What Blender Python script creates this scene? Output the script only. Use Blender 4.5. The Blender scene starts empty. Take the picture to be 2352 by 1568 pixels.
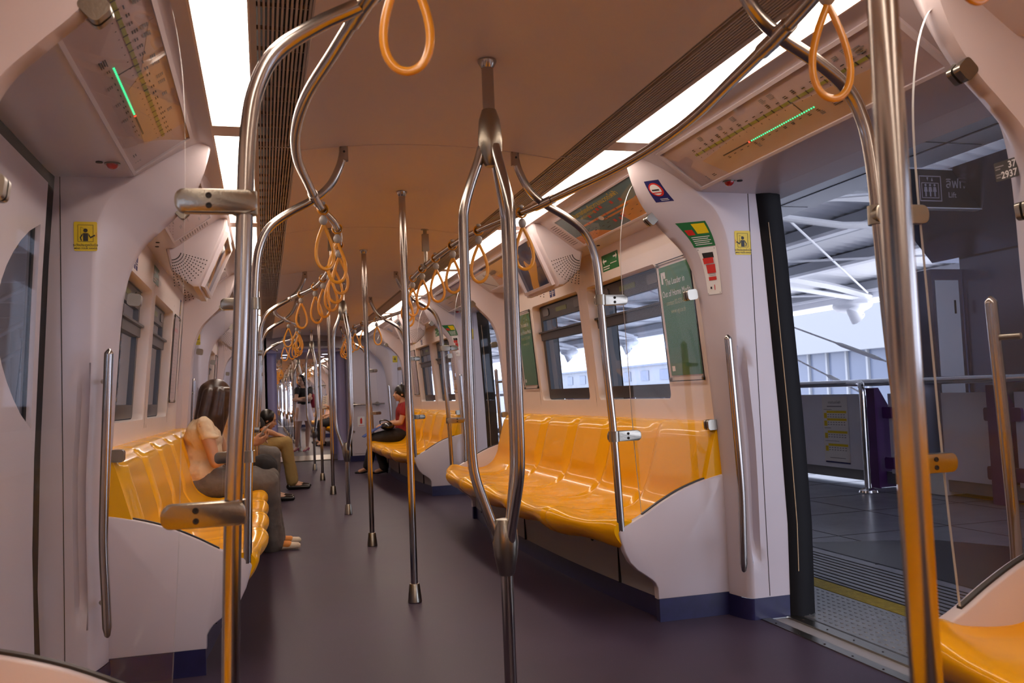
import bpy, bmesh, math, random
from math import pi, sin, cos
from mathutils import Vector, Matrix
random.seed(7)
SC = bpy.context.scene
COL = SC.collection
V = Vector

# ---------------------------------------------------------------- materials
def mat(name, col, rough=.5, metal=0., coat=0., spec=.5, bump=0., bscale=60., vary=0., vscale=3., emit=None, estr=0., trans=0., aniso=0.):
    m = bpy.data.materials.new(name); m.use_nodes = True
    nt = m.node_tree; b = nt.nodes['Principled BSDF']
    b.inputs['Base Color'].default_value = (*col, 1)
    b.inputs['Roughness'].default_value = rough
    b.inputs['Metallic'].default_value = metal
    b.inputs['Coat Weight'].default_value = coat
    b.inputs['Coat Roughness'].default_value = .06
    b.inputs['Specular IOR Level'].default_value = spec
    if aniso: b.inputs['Anisotropic'].default_value = aniso
    if emit:
        b.inputs['Emission Color'].default_value = (*emit, 1); b.inputs['Emission Strength'].default_value = estr
    tc = nt.nodes.new('ShaderNodeTexCoord')
    if vary:
        n = nt.nodes.new('ShaderNodeTexNoise'); n.inputs['Scale'].default_value = vscale; n.inputs['Detail'].default_value = 4
        nt.links.new(tc.outputs['Object'], n.inputs['Vector'])
        r = nt.nodes.new('ShaderNodeValToRGB')
        r.color_ramp.elements[0].position = .3; r.color_ramp.elements[1].position = .7
        r.color_ramp.elements[0].color = (*[c*(1-vary) for c in col], 1); r.color_ramp.elements[1].color = (*[min(1, c*(1+vary)) for c in col], 1)
        nt.links.new(n.outputs['Fac'], r.inputs['Fac']); nt.links.new(r.outputs['Color'], b.inputs['Base Color'])
    if bump:
        n = nt.nodes.new('ShaderNodeTexNoise'); n.inputs['Scale'].default_value = bscale; n.inputs['Detail'].default_value = 3
        nt.links.new(tc.outputs['Object'], n.inputs['Vector'])
        bp = nt.nodes.new('ShaderNodeBump'); bp.inputs['Strength'].default_value = bump; bp.inputs['Distance'].default_value = .01
        nt.links.new(n.outputs['Fac'], bp.inputs['Height']); nt.links.new(bp.outputs['Normal'], b.inputs['Normal'])
    return m

def glass_mat(name, tint=(1, 1, 1), gloss=.08, rough=.02, body=0., bodycol=(.8, .85, .9), ior=1.42):
    """clear sheet: mostly transparent, fresnel reflection, a little even diffuse mixed in"""
    m = bpy.data.materials.new(name); m.use_nodes = True; nt = m.node_tree; nt.nodes.clear()
    o = nt.nodes.new('ShaderNodeOutputMaterial'); t = nt.nodes.new('ShaderNodeBsdfTransparent'); g = nt.nodes.new('ShaderNodeBsdfGlossy')
    t.inputs['Color'].default_value = (*tint, 1); g.inputs['Roughness'].default_value = rough
    lw = nt.nodes.new('ShaderNodeFresnel'); lw.inputs['IOR'].default_value = ior
    ge = nt.nodes.new('ShaderNodeNewGeometry'); fm = nt.nodes.new('ShaderNodeMath'); fm.operation = 'MULTIPLY_ADD'   # only the face turned to the viewer reflects
    inv = nt.nodes.new('ShaderNodeMath'); inv.operation = 'SUBTRACT'; inv.inputs[0].default_value = 1; nt.links.new(ge.outputs['Backfacing'], inv.inputs[1])
    nt.links.new(lw.outputs['Fac'], fm.inputs[0]); nt.links.new(inv.outputs[0], fm.inputs[1]); fm.inputs[2].default_value = 0
    mx = nt.nodes.new('ShaderNodeMixShader'); nt.links.new(fm.outputs[0], mx.inputs[0])
    nt.links.new(t.outputs[0], mx.inputs[1]); nt.links.new(g.outputs[0], mx.inputs[2])
    last = mx
    if body:
        d = nt.nodes.new('ShaderNodeBsdfDiffuse'); d.inputs['Color'].default_value = (*bodycol, 1)
        m2 = nt.nodes.new('ShaderNodeMixShader'); m2.inputs[0].default_value = body
        nt.links.new(mx.outputs[0], m2.inputs[1]); nt.links.new(d.outputs[0], m2.inputs[2]); last = m2
    nt.links.new(last.outputs[0], o.inputs['Surface'])
    return m

def emit_mat(name, col, s):
    m = bpy.data.materials.new(name); m.use_nodes = True; nt = m.node_tree; nt.nodes.clear()
    o = nt.nodes.new('ShaderNodeOutputMaterial'); e = nt.nodes.new('ShaderNodeEmission')
    e.inputs['Color'].default_value = (*col, 1); e.inputs['Strength'].default_value = s
    nt.links.new(e.outputs[0], o.inputs['Surface']); return m

def floor_mat(name, base, speck, rough, scale=420., patch=.25, spec=.2):
    m = bpy.data.materials.new(name); m.use_nodes = True; nt = m.node_tree; b = nt.nodes['Principled BSDF']
    tc = nt.nodes.new('ShaderNodeTexCoord')
    v = nt.nodes.new('ShaderNodeTexVoronoi'); v.inputs['Scale'].default_value = scale/4
    nt.links.new(tc.outputs['Object'], v.inputs['Vector'])
    r = nt.nodes.new('ShaderNodeValToRGB'); r.color_ramp.elements[0].position = .07; r.color_ramp.elements[1].position = .13
    r.color_ramp.elements[0].color = (*speck, 1); r.color_ramp.elements[1].color = (*base, 1)
    nt.links.new(v.outputs['Distance'], r.inputs['Fac'])
    b.inputs['Specular IOR Level'].default_value = spec
    n = nt.nodes.new('ShaderNodeTexNoise'); n.inputs['Scale'].default_value = 1.6; n.inputs['Detail'].default_value = 8; n.inputs['Roughness'].default_value = .7
    nt.links.new(tc.outputs['Object'], n.inputs['Vector'])
    mp = nt.nodes.new('ShaderNodeMapRange'); mp.inputs[1].default_value = .3; mp.inputs[2].default_value = .7; mp.inputs[3].default_value = 1-patch; mp.inputs[4].default_value = 1+patch
    nt.links.new(n.outputs['Fac'], mp.inputs[0])
    mu = nt.nodes.new('ShaderNodeVectorMath'); mu.operation = 'SCALE'
    nt.links.new(r.outputs['Color'], mu.inputs[0]); nt.links.new(mp.outputs[0], mu.inputs['Scale'])
    nt.links.new(mu.outputs[0], b.inputs['Base Color'])
    mr = nt.nodes.new('ShaderNodeMapRange'); mr.inputs[3].default_value = rough-.06; mr.inputs[4].default_value = rough+.1
    nt.links.new(n.outputs['Fac'], mr.inputs[0]); nt.links.new(mr.outputs[0], b.inputs['Roughness'])
    return m

M = {}
M['lining'] = mat('lining_plastic', (.60, .53, .56), .30, bump=.02, bscale=250, vary=.02)
M['wall'] = mat('lining_cream_lit', (.76, .66, .60), .34, bump=.02, bscale=250, vary=.02)  # cream lining with some warm lamp light mixed into its colour
M['ceil'] = mat('ceiling_laminate', (.86, .74, .68), .5, bump=.02, bscale=200)
M['door'] = mat('door_paint', (.62, .56, .60), .22, vary=.02)
M['seat'] = mat('seat_plastic', (.90, .43, .003), .25, coat=.32, spec=.06)
M['kick'] = mat('kick_rubber', (.016, .014, .065), .35, vary=.15, vscale=20)
M['basegrey'] = mat('base_grey', (.33, .32, .33), .45)
M['steel'] = mat('brushed_steel', (.44, .40, .37), .20, 1., aniso=.5)
M['steeld'] = mat('cast_steel', (.33, .30, .25), .28, 1., bump=.05, bscale=200)
M['chrome'] = mat('polished_steel', (.72, .72, .74), .1, 1.)
M['strap'] = mat('strap_plastic', (.72, .30, .02), .28, coat=.3)
M['bead'] = mat('strap_bead', (.36, .34, .32), .4)
M['black'] = mat('black_rubber', (.010, .009, .010), .6, spec=.15)
M['winframe'] = mat('window_frame', (.025, .022, .022), .35)
M['dark'] = mat('dark_gap', (.02, .015, .014), .8)
M['slat'] = mat('vent_aluminium', (.50, .44, .40), .45)
M['gasket'] = mat('gasket', (.02, .018, .018), .5)
M['pane'] = glass_mat('window_glass', (.90, .93, .97))
M['screen'] = glass_mat('screen_glass', (.97, .98, 1.), body=.004, ior=1.30)
M['paneedge'] = mat('glass_edge', (.75, .78, .80), .25)
M['acrylic'] = glass_mat('acrylic_sheet', (.98, .98, .98), body=.01)
M['light'] = emit_mat('lamp_diffuser', (1., .82, .68), 12.)
M['lamprim'] = mat('lamp_rim', (.85, .72, .66), .35)
M['latch'] = mat('latch_grey', (.09, .085, .085), .4)
M['olived'] = mat('label_olive', (.10, .11, .03), .5)
M['white'] = mat('print_white', (.80, .78, .76), .5)
M['ink'] = mat('print_black', (.02, .02, .02), .5)
M['grey'] = mat('print_grey', (.25, .24, .25), .5)
M['yellow'] = mat('print_yellow', (.80, .58, .01), .4)
M['green'] = mat('print_green', (.02, .16, .05), .4)
M['red'] = mat('print_red', (.62, .03, .02), .35)
M['navy'] = mat('print_navy', (.02, .02, .12), .4)
M['blue'] = mat('print_blue', (.05, .13, .45), .4)
M['orange'] = mat('print_orange', (.75, .30, .06), .4)
M['tan'] = mat('print_tan', (.66, .42, .26), .45)
M['pink'] = mat('print_pink', (.56, .42, .42), .45)
M['olive'] = mat('print_olive', (.28, .30, .04), .45)
M['teal'] = mat('print_teal', (.10, .22, .27), .45)
M['led'] = emit_mat('led_green', (.05, 1., .35), 1.5)
M['ledred'] = emit_mat('led_red', (1., .08, .04), 1.5)
M['lamp_red'] = mat('lamp_red', (.45, .01, .01), .15, coat=.5)
M['gangway'] = mat('gangway_bluelit', (.42, .38, .62), .35)  # panel colour carries the blue light falling in the gangway
M['glow'] = emit_mat('gangway_glow', (.8, .8, 1.), 6)
M['gold'] = mat('seal_line', (.55, .40, .25), .4)

# ---------------------------------------------------------------- mesh builder
class MB:
    def __init__(s): s.v = []; s.f = []; s.mi = []
    def add(s, vs, fs, mi=0):
        b = len(s.v); s.v += [V(p) for p in vs]
        s.f += [tuple(i+b for i in f) for f in fs]; s.mi += [mi]*len(fs); return s
    def box(s, x0, x1, y0, y1, z0, z1, mi=0):
        vs = [(x, y, z) for x in (x0, x1) for y in (y0, y1) for z in (z0, z1)]
        return s.add(vs, [(0, 1, 3, 2), (4, 6, 7, 5), (0, 4, 5, 1), (2, 3, 7, 6), (0, 2, 6, 4), (1, 5, 7, 3)], mi)
    def loft(s, rings, closed=True, caps=True, mi=0):
        n = len(rings[0]); vs = [p for r in rings for p in r]; fs = []
        for i in range(len(rings)-1):
            for j in range(n if closed else n-1):
                k = (j+1) % n
                fs.append((i*n+j, i*n+k, (i+1)*n+k, (i+1)*n+j))
        if caps and closed:
            fs.append(tuple(range(n-1, -1, -1))); fs.append(tuple((len(rings)-1)*n+j for j in range(n)))
        return s.add(vs, fs, mi)
    def tube(s, path, r, n=12, closed=False, mi=0, rb=None):
        """round (or oval: r across, rb along second axis) tube along a path"""
        P = [V(p) for p in path]; m = len(P); R = r if isinstance(r, (list, tuple)) else [r]*m
        T = []
        for i in range(m):
            if closed: t = P[(i+1) % m]-P[i-1]
            else: t = P[min(i+1, m-1)]-P[max(i-1, 0)]
            T.append(t.normalized())
        up = V((0, 0, 1)) if abs(T[0].z) < .9 else V((0, 1, 0))
        N = (up-T[0]*up.dot(T[0])).normalized(); rings = []
        for i in range(m):
            N = (N-T[i]*N.dot(T[i])).normalized(); B = T[i].cross(N)
            k = rb if rb is not None else R[i]
            rings.append([P[i]+N*(cos(a)*R[i])+B*(sin(a)*k) for a in [2*pi*j/n for j in range(n)]])
        if closed:
            rings.append(rings[0]); return s.loft(rings, True, False, mi)
        return s.loft(rings, True, True, mi)
    def lathe(s, prof, c=(0, 0, 0), n=24, mi=0, axis='z'):
        rings = []
        for r, h in prof:
            ring = []
            for j in range(n):
                a = 2*pi*j/n
                p = (r*cos(a), r*sin(a), h) if axis == 'z' else ((r*cos(a), h, r*sin(a)) if axis == 'y' else (h, r*cos(a), r*sin(a)))
                ring.append(V(p)+V(c))
            rings.append(ring)
        return s.loft(rings, True, True, mi)
    def ball(s, c, rx, ry=None, rz=None, n=12, m=8, mi=0, Mx=None):
        ry = ry or rx; rz = rz or rx; rings = []
        for i in range(1, m):
            t = pi*i/m; rings.append([(sin(t)*cos(2*pi*j/n), sin(t)*sin(2*pi*j/n), cos(t)) for j in range(n)])
        vs = [(0, 0, 1)]+[p for r in rings for p in r]+[(0, 0, -1)]
        vs = [V((p[0]*rx, p[1]*ry, p[2]*rz)) for p in vs]
        if Mx: vs = [Mx @ p for p in vs]
        vs = [p+V(c) for p in vs]; L = len(vs)-1
        fs = [(0, 1+j, 1+(j+1) % n) for j in range(n)]
        for i in range(m-2):
            for j in range(n):
                a = 1+i*n+j; b = 1+i*n+(j+1) % n; fs.append((a, a+n, b+n, b))
        fs += [(L, L-n+(j+1) % n, L-n+j) for j in range(n)]
        return s.add(vs, fs, mi)
    def prism(s, poly, fn, a, b, mi=0):
        """extrude polygon of 2-tuples between a and b; fn(p,q,t)->xyz"""
        return s.loft([[fn(p[0], p[1], a) for p in poly], [fn(p[0], p[1], b) for p in poly]], True, True, mi)
    def cyl(s, p0, p1, r, r1=None, n=14, mi=0):
        return s.tube([p0, p1], [r, r if r1 is None else r1], n, mi=mi)
    def xf(s, Mx):
        s.v = [Mx @ p for p in s.v]; return s
    def build(s, name, mats, parent=None, smooth=35, origin=None):
        o0 = V(origin) if origin is not None else (V(parent['_w']) if parent is not None else V((0, 0, 0)))
        me = bpy.data.meshes.new(name); me.from_pydata([tuple(p-o0) for p in s.v], [], s.f)
        mats = mats if isinstance(mats, (list, tuple)) else [mats]
        for m in mats: me.materials.append(M[m] if isinstance(m, str) else m)
        if len(mats) > 1: me.polygons.foreach_set('material_index', s.mi)
        bm = bmesh.new(); bm.from_mesh(me); bmesh.ops.recalc_face_normals(bm, faces=bm.faces); bm.to_mesh(me); bm.free()
        if smooth:
            me.polygons.foreach_set('use_smooth', [True]*len(me.polygons)); me.set_sharp_from_angle(angle=math.radians(smooth))
        o = bpy.data.objects.new(name, me); COL.objects.link(o)
        if parent is not None: o.parent = parent; o['_w'] = tuple(o0)
        else: o.location = o0; o['_w'] = tuple(o0)
        return o

def tag(o, label, cat, group=None, kind=None):
    if label: o['label'] = label
    if cat: o['category'] = cat
    if group: o['group'] = group
    if kind: o['kind'] = kind
    return o
def thing(name, label, cat, loc=(0, 0, 0), group=None):
    o = bpy.data.objects.new(name, None); COL.objects.link(o); o.location = loc; o['_w'] = tuple(loc)
    o.empty_display_size = .05
    return tag(o, label, cat, group)
def struct(o): o['kind'] = 'structure'; return o
def dup(root, off, label=None, group=None, parent=None):
    c = root.copy(); COL.objects.link(c)
    if parent is None:
        c.location = V(root.location)+V(off); c['_w'] = tuple(V(root['_w'])+V(off))
        if label: c['label'] = label
        if group: c['group'] = group
    else: c.parent = parent
    for ch in list(root.children): dup(ch, off, parent=c)
    return c
def cr(pts, k=6):
    """Catmull-Rom through points"""
    P = [V(p) for p in pts]; out = []
    for i in range(len(P)-1):
        a = P[i-1] if i else P[0]*2-P[1]; b = P[i]; c = P[i+1]; d = P[i+2] if i+2 < len(P) else P[-1]*2-P[-2]
        for j in range(k):
            t = j/k; out.append(.5*((2*b)+(c-a)*t+(2*a-5*b+4*c-d)*t*t+(3*b-a-3*c+d)*t**3))
    out.append(P[-1]); return out
def interp(tab, t):
    if t <= tab[0][0]: return tab[0][1]
    for (a, x), (b, y) in zip(tab, tab[1:]):
        if t <= b: return x+(y-x)*(t-a)/(b-a)
    return tab[-1][1]
def frameM(o, x, y):
    x = V(x).normalized(); y = V(y); z = x.cross(y).normalized(); y = z.cross(x)
    m = Matrix((x, y, z)).transposed().to_4x4(); m.translation = V(o); return m
def rrect(x0, x1, y0, y1, r, k=4):
    out = []
    for cx, cy, a0 in ((x1-r, y1-r, 0), (x0+r, y1-r, 90), (x0+r, y0+r, 180), (x1-r, y0+r, 270)):
        for i in range(k+1):
            a = math.radians(a0+90*i/k); out.append((cx+r*cos(a), cy+r*sin(a)))
    return out
def plate(mb, poly, Mx, z0, z1, mi=0):
    mb.loft([[Mx @ V((p[0], p[1], z0)) for p in poly], [Mx @ V((p[0], p[1], z1)) for p in poly]], True, True, mi)
def rect(x0, x1, y0, y1): return [(x0, y0), (x1, y0), (x1, y1), (x0, y1)]
def text_mb(body, size, Mx, z=.0006, align='LEFT', bold=0., sx=1.):
    """lettering as real mesh, returned as a builder"""
    cu = bpy.data.curves.new('lettering', 'FONT'); cu.body = body; cu.size = size; cu.align_x = align; cu.offset = bold; cu.resolution_u = 3
    ob = bpy.data.objects.new('lettering', cu); COL.objects.link(ob)
    me = bpy.data.meshes.new_from_object(ob)
    mb = MB()
    mb.add([Mx @ V((v.co.x*sx, v.co.y, z)) for v in me.vertices], [tuple(p.vertices) for p in me.polygons])
    bpy.data.objects.remove(ob); bpy.data.meshes.remove(me); bpy.data.curves.remove(cu)
    return mb

PY = 5.61; DC = 2.805; HALF = .935      # pitch of doorways, first doorway centre, half a doorway
def bench_c(k): return DC+PY/2+PY*k     # bench k sits between doorway k and k+1
XW = [(0, 1.40), (.85, 1.39), (1.0, 1.385), (1.72, 1.325), (1.93, 1.31)]
XO = [(0, 1.536), (.41, 1.547), (.9, 1.534), (1.6, 1.50), (1.94, 1.476), (2.1, 1.46)]
EXPOSURE = 0.
ORD = 'first second third fourth fifth sixth seventh eighth ninth tenth eleventh twelfth thirteenth fourteenth fifteenth sixteenth seventeenth eighteenth nineteenth twentieth'.split()
SIDE = {1: 'platform side', -1: 'closed-door side'}
SN = {1: 'right', -1: 'left'}
YB = -5.61; YE = 58.
CARS = [(YB, 15.35), (18.31, 37.79), (40.75, YE)]     # coach interiors between the gangways
BENCHES = [-1, 0, 1, 3, 4, 5, 7, 8]; DOORS = [0, 1, 2, 3, 4, 5, 6, 7, 8]
def incar(y): return any(a <= y <= b for a, b in CARS)

# floor
struct(MB().box(-1.40, 1.40, YB, YE, -.05, 0).build('floor', floor_mat('floor_vinyl', (.052, .037, .064), (.15, .11, .10), .42)))
# ceiling boards with open seams between them, slightly arched
def ceil_z(x): return 2.128-.045*(x/.57)**2
mb = MB(); rings = []
for y in (.005, 1.865):
    rings.append([(x, y, ceil_z(x)) for x in [(-.568+1.136*i/16) for i in range(17)]]+[(.568, y, 2.16), (-.568, y, 2.16)])
mb.loft(rings); c0 = struct(mb.build('ceiling', 'ceil', origin=(0, 0, 2.1)))
c0.location.y = -5.61
y = -3.74
while y < YE:
    if incar(y+.6): dup(c0, (0, y+5.61, 0))
    y += 1.87
struct(MB().box(-1.55, 1.55, YB, YE, 2.20, 2.26).build('ceiling', 'dark', origin=(0, 0, 2.2)))
# closing wall added unseen behind the camera to keep sky light out
struct(MB().box(-1.5, 1.5, YB-.05, YB, 0, 2.2).build('wall_rear', 'lining'))

# air vents, lamps, soffit, side by side along the coach in 1.87 m units
for s in (1, -1):
    v = thing('air_vent', 'x', 'air vent', (s*.65, 0, 2.1))
    mb = MB(); mb.box(s*.568, s*.732, 0, 1.87, 2.150, 2.155)
    mb.build('duct', 'dark', v)
    mb = MB()
    for i in range(13):
        x = .574+i*.0122
        mb.box(s*x, s*(x+.0062), .002, 1.868, 2.094+(.006 if i < 3 else 0), 2.118)
    for i in range(0, 12): mb.box(s*.574, s*.726, .08+i*.155, .085+i*.155, 2.106, 2.118)
    mb.box(s*.574, s*.73, .0, .012, 2.096, 2.116)
    mb.build('slat', 'slat', v)
    mb = MB(); mb.box(s*.566, s*.573, 0, 1.87, 2.088, 2.15); mb.box(s*.719, s*.736, 0, 1.87, 2.091, 2.13); mb.build('frame', 'slat', v)
    L = thing('ceiling_light', 'x', 'ceiling light', (s*.81, 0, 2.1))
    mb = MB(); a0 = -.155; a1 = 1.585
    sec = [(s*(.742+.143*i/8), 2.106-.010*sin(pi*i/8)) for i in range(9)]
    mb.loft([[(x, yy, z) for x, z in sec] for yy in (a0, a1)], closed=False)
    mb.build('diffuser', 'light', L)
    mb = MB(); mb.box(s*.736, s*.742, a0, a1, 2.092, 2.13); mb.box(s*.885, s*.893, a0, a1, 2.088, 2.13)
    mb.box(s*.736, s*.893, a1, a1+.13, 2.088, 2.13)
    mb.build('frame', 'lamprim', L)
    n = 0; y = -5.61; v.location.y = y; L.location.y = y
    v['label'] = L['label'] = 'behind'
    first = True
    while y < YE-1:
        if incar(y+.2) and incar(y+1.5):
            far = y > 16
            if first: vv, ll = v, L; first = False
            else: vv = dup(v, (0, y+5.61, 0)); ll = dup(L, (0, y+5.61, 0))
            if y < -2:
                vv['label'] = 'slatted air vent behind the camera on the '+SIDE[s]; ll['label'] = 'ceiling lamp behind the camera on the '+SIDE[s]
                vv['group'] = 'air vents behind the camera'; ll['group'] = 'ceiling lamps behind the camera'
            elif not far:
                vv['label'] = 'grey slatted air vent beside the ceiling lamps, %s, %s one from the camera' % (SIDE[s], ORD[n]); vv['group'] = 'air vents of the near coach'
                ll['label'] = 'long glowing ceiling lamp panel, %s, %s one from the camera' % (SIDE[s], ORD[n]); ll['group'] = 'ceiling lamps of the near coach'; n += 1
            else:
                vv['label'] = 'slatted air vent in the ceiling of the coaches beyond the gangway'; vv['group'] = 'air vents of the far coaches'
                ll['label'] = 'small glowing lamp panel in the coaches beyond the gangway'; ll['group'] = 'ceiling lamps of the far coaches'
        y += 1.87
    # soffit running the length of each coach: lamp lip, sloping face, flat underside
    for a, b in CARS:
        sec = [(.893, 2.13), (.893, 2.088), (.935, 2.088), (.95, 2.082), (1.165, 1.928), (1.178, 1.921), (1.20, 1.918), (1.50, 1.915), (1.50, 2.13)]
        mb = MB(); mb.loft([[(s*x, yy, z) for x, z in sec] for yy in (a, b)])
        struct(mb.build('trim_1' if s > 0 else 'trim_2', 'lining', origin=(s*1.2, a, 2)))
        mb = MB(); mb.box(s*1.48, s*1.66, a, b, 1.915, 2.3); struct(mb.build('trim_3', 'lining', origin=(s*1.5, a, 2)))

# ---- doorway portals (arch + reveal) -------------------------------------------------
PA = [(.90, 2.10), (.925, 2.0), (.965, 1.9), (1.03, 1.81), (1.10, 1.74), (1.165, 1.67), (1.21, 1.58), (1.235, 1.48), (1.25, 1.36), (1.262, 1.22), (1.278, 1.0), (1.292, .81), (1.305, .6), (1.308, .35), (1.308, .095)]
PB = [(1.0, 2.10), (1.04, 2.05), (1.10, 1.975), (1.17, 1.905), (1.235, 1.85), (1.275, 1.78), (1.298, 1.70), (1.308, 1.60), (1.313, 1.45), (1.317, 1.27), (1.33, 1.0), (1.341, .81), (1.343, .6), (1.34, .35), (1.34, .095)]
def ring(s, d, A, B, rec=True):
    zc = (A[1]+B[1])/2; xo = interp(XO, zc); xw = max(interp(XW, zc), A[0]+.01)
    w = max(0, min(1, (zc-.27)/.06))*max(0, min(1, (1.19-zc)/.08)); w = w*w*(3-2*w)*.045 if rec else 0
    L = lambda t: (A[0]+(B[0]-A[0])*t, A[1]+(B[1]-A[1])*t)
    m1, m2, m3 = L(.12), L(.5), L(.86)
    P = [(xw, .985, A[1]), (A[0]+.02, .982, A[1]), (A[0]+.004, .955, A[1]), (m1[0]-.003, .925, m1[1]), (m2[0]-.004, .868, m2[1]), (m3[0]-.003, .818, m3[1]),
         (B[0]+.006, .800, B[1]), (B[0]+.016, .793+w*.1, B[1]), (B[0]+.022, .792+w, B[1]), (B[0]+.050, .792+w*.9, B[1]), (B[0]+.06, .792, B[1]), (B[0]+.10, .792, B[1]), (max(xo, B[0]+.11), .792, B[1])]
    return [V((s*x, d*y, z)) for x, y, z in P]
def portal(s, d):
    a = cr([(p[0], p[1], 0) for p in PA], 5); b = cr([(p[0], p[1], 0) for p in PB], 5)
    mb = MB(); mb.loft([ring(s, d, (p.x, p.y), (q.x, q.y)) for p, q in zip(a, b)], closed=False)
    o = struct(mb.build('trim_4', 'lining', origin=(s*1.3, 0, 0), smooth=50))
    mb = MB(); r1 = ring(s, d, (1.304, .094), (1.336, .094), False); r0 = ring(s, d, (1.302, 0), (1.334, 0), False)
    mb.loft([[p+V((0, 0, 0)) for p in r1], r0], closed=False)
    k = struct(mb.build('baseboard_'+SN[s], 'kick', origin=(s*1.3, 0, 0), smooth=50))
    # fine seam on the reveal
    mb = MB(); mb.box(s*1.432, s*1.4345, d*.7905, d*.793, .1, 1.915); j = struct(mb.build('trim_5', 'dark', origin=(s*1.3, 0, 0)))
    return [o, k, j]
def wall_unit(s):
    """lining wall of one bench bay with two rounded window openings"""
    outs = []; Y0, Y1 = -1.87, 1.87
    wins = [(-1.21, -.14), (.03, 1.09)]; z0, z1 = .98, 1.715
    X = lambda z: interp(XW, z)
    mb = MB(); m = .05
    ys = [Y0+.05, wins[0][0]-m, wins[0][1]+m, wins[1][0]-m, wins[1][1]+m, Y1-.05]; zs = [0, .5, .85, z0-m, 1.2, 1.45, z1+m, 1.93]
    for i in range(5):
        for j in range(len(zs)-1):
            if i in (1, 3) and 3 <= j <= 5: continue
            q = [(ys[i], zs[j]), (ys[i+1], zs[j]), (ys[i+1], zs[j+1]), (ys[i], zs[j+1])]
            mb.add([(s*X(z), y, z) for y, z in q], [(0, 1, 2, 3)])
    for a, b in wins:
        inner = rrect(a, b, z0, z1, .035, 5); outer = []
        cy, cz = (a+b)/2, (z0+z1)/2
        for y, z in inner:
            dy, dz = y-cy, z-cz; hx, hz = (b-a)/2+m, (z1-z0)/2+m; k = min(hx/abs(dy) if dy else 9, hz/abs(dz) if dz else 9); outer.append((cy+dy*k, cz+dz*k))
        # corner faces of the square margin
        R = [[(s*X(z), y, z) for y, z in outer], [(s*X(z), y, z) for y, z in inner]]
        for t, dx in ((.6, .006), (1.2, .02), (1.6, .06)):
            R.append([(s*(X(z)+dx), cy+(y-cy)*(1-.008*t), cz+(z-cz)*(1-.008*t)) for y, z in inner])
        mb.loft(R, True, False)
        for sy in (-1, 1):
            for sz in (-1, 1):
                hx, hz = (b-a)/2+m, (z1-z0)/2+m; cn = (cy+sy*hx, cz+sz*hz)
                near = [p for p in outer if abs(p[0]-cn[0]) < .09 and abs(p[1]-cn[1]) < .09]
                near.sort(key=lambda p: math.atan2(p[1]-cz, p[0]-cy))
                vs = [(s*X(cn[1]), *cn)]+[(s*X(z), y, z) for y, z in near]
                mb.add(vs, [tuple([0]+list(range(1, len(vs))))])
    w = struct(mb.build('wall_'+SN[s], 'wall', origin=(s*1.35, 0, 0), smooth=40)); outs.append(w)
    for n, (a, b) in enumerate(wins):
        r = thing('window_%d' % (n+1), None, None, (s*1.42, (a+b)/2, z0)); r['kind'] = 'structure'; del_label(r)
        a2, b2, q0, q1 = a+.012, b-.012, z0+.010, z1-.010
        XF = lambda z: X(z)+.058
        def bar(mb, y0, y1, za, zb, out=.0, dep=.03):
            mb.loft([[(s*(XF(za)-out), y0, za), (s*(XF(za)+dep), y0, za), (s*(XF(zb)+dep), y0, zb), (s*(XF(zb)-out), y0, zb)], [(s*(XF(za)-out), y1, za), (s*(XF(za)+dep), y1, za), (s*(XF(zb)+dep), y1, zb), (s*(XF(zb)-out), y1, zb)]])
        mb = MB(); bar(mb, a2, a2+.055, q0, q1); bar(mb, b2-.055, b2, q0, q1); bar(mb, a2, b2, q0, q0+.075); bar(mb, a2, b2, q1-.105, q1)
        mb.build('frame', 'winframe', r)
        mb = MB(); bar(mb, a2, b2, 1.445, 1.50, .012); bar(mb, a2, b2, 1.50, 1.512, .03); mb.build('transom', 'winframe', r)
        mb = MB()
        for yy in (a2+.16, b2-.16):
            plate(mb, rrect(-.07, .07, -.028, .028, .02), frameM((s*XF(1.655), yy, 1.655), (0, -s, 0), (s*-.08, 0, 1)), 0, .006)
        mb.build('latch', 'latch', r)
        mb = MB(); plate(mb, rrect(-.12, .12, -.016, .016, .004), frameM((s*XF(1.655), (a+b)/2, 1.655), (0, -s, 0), (s*-.08, 0, 1)), 0, .0015)
        mb.build('label', 'olived', r)
        mb = MB()
        for za, zb in ((q0+.07, 1.45), (1.51, q1-.10)):
            mb.loft([[(s*(XF(z)+.014), y, z) for y, z in ((a2+.05, za), (b2-.05, za), (b2-.05, zb), (a2+.05, zb))], [(s*(XF(z)+.018), y, z) for y, z in ((a2+.05, za), (b2-.05, za), (b2-.05, zb), (a2+.05, zb))]])
        mb.build('pane', 'pane', r)
        # dark rubber behind so no daylight leaks around the frame
        outs.append(r)
    return outs
def del_label(o):
    for k in ('label', 'category'):
        if k in o: del o[k]
def copy_struct(objs, dy):
    return [dup(o, (0, dy, 0)) for o in objs]
def place(objs, ys):
    for o in objs: o.location.y += ys[0]
    for y in ys[1:]:
        copy_struct(objs, y-ys[0])
for s in (1, -1):
    place(wall_unit(s), [bench_c(k) for k in BENCHES])
    for d in (1, -1):
        place(portal(s, d), [DC+PY*j for j in DOORS])
    # doorway behind the camera stays plain wall
    mb = MB(); mb.box(s*1.40, s*1.5, YB, -1.80, 0, 2.1); struct(mb.build('wall_'+SN[s], 'lining', origin=(s*1.4, 0, 0)))
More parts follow.
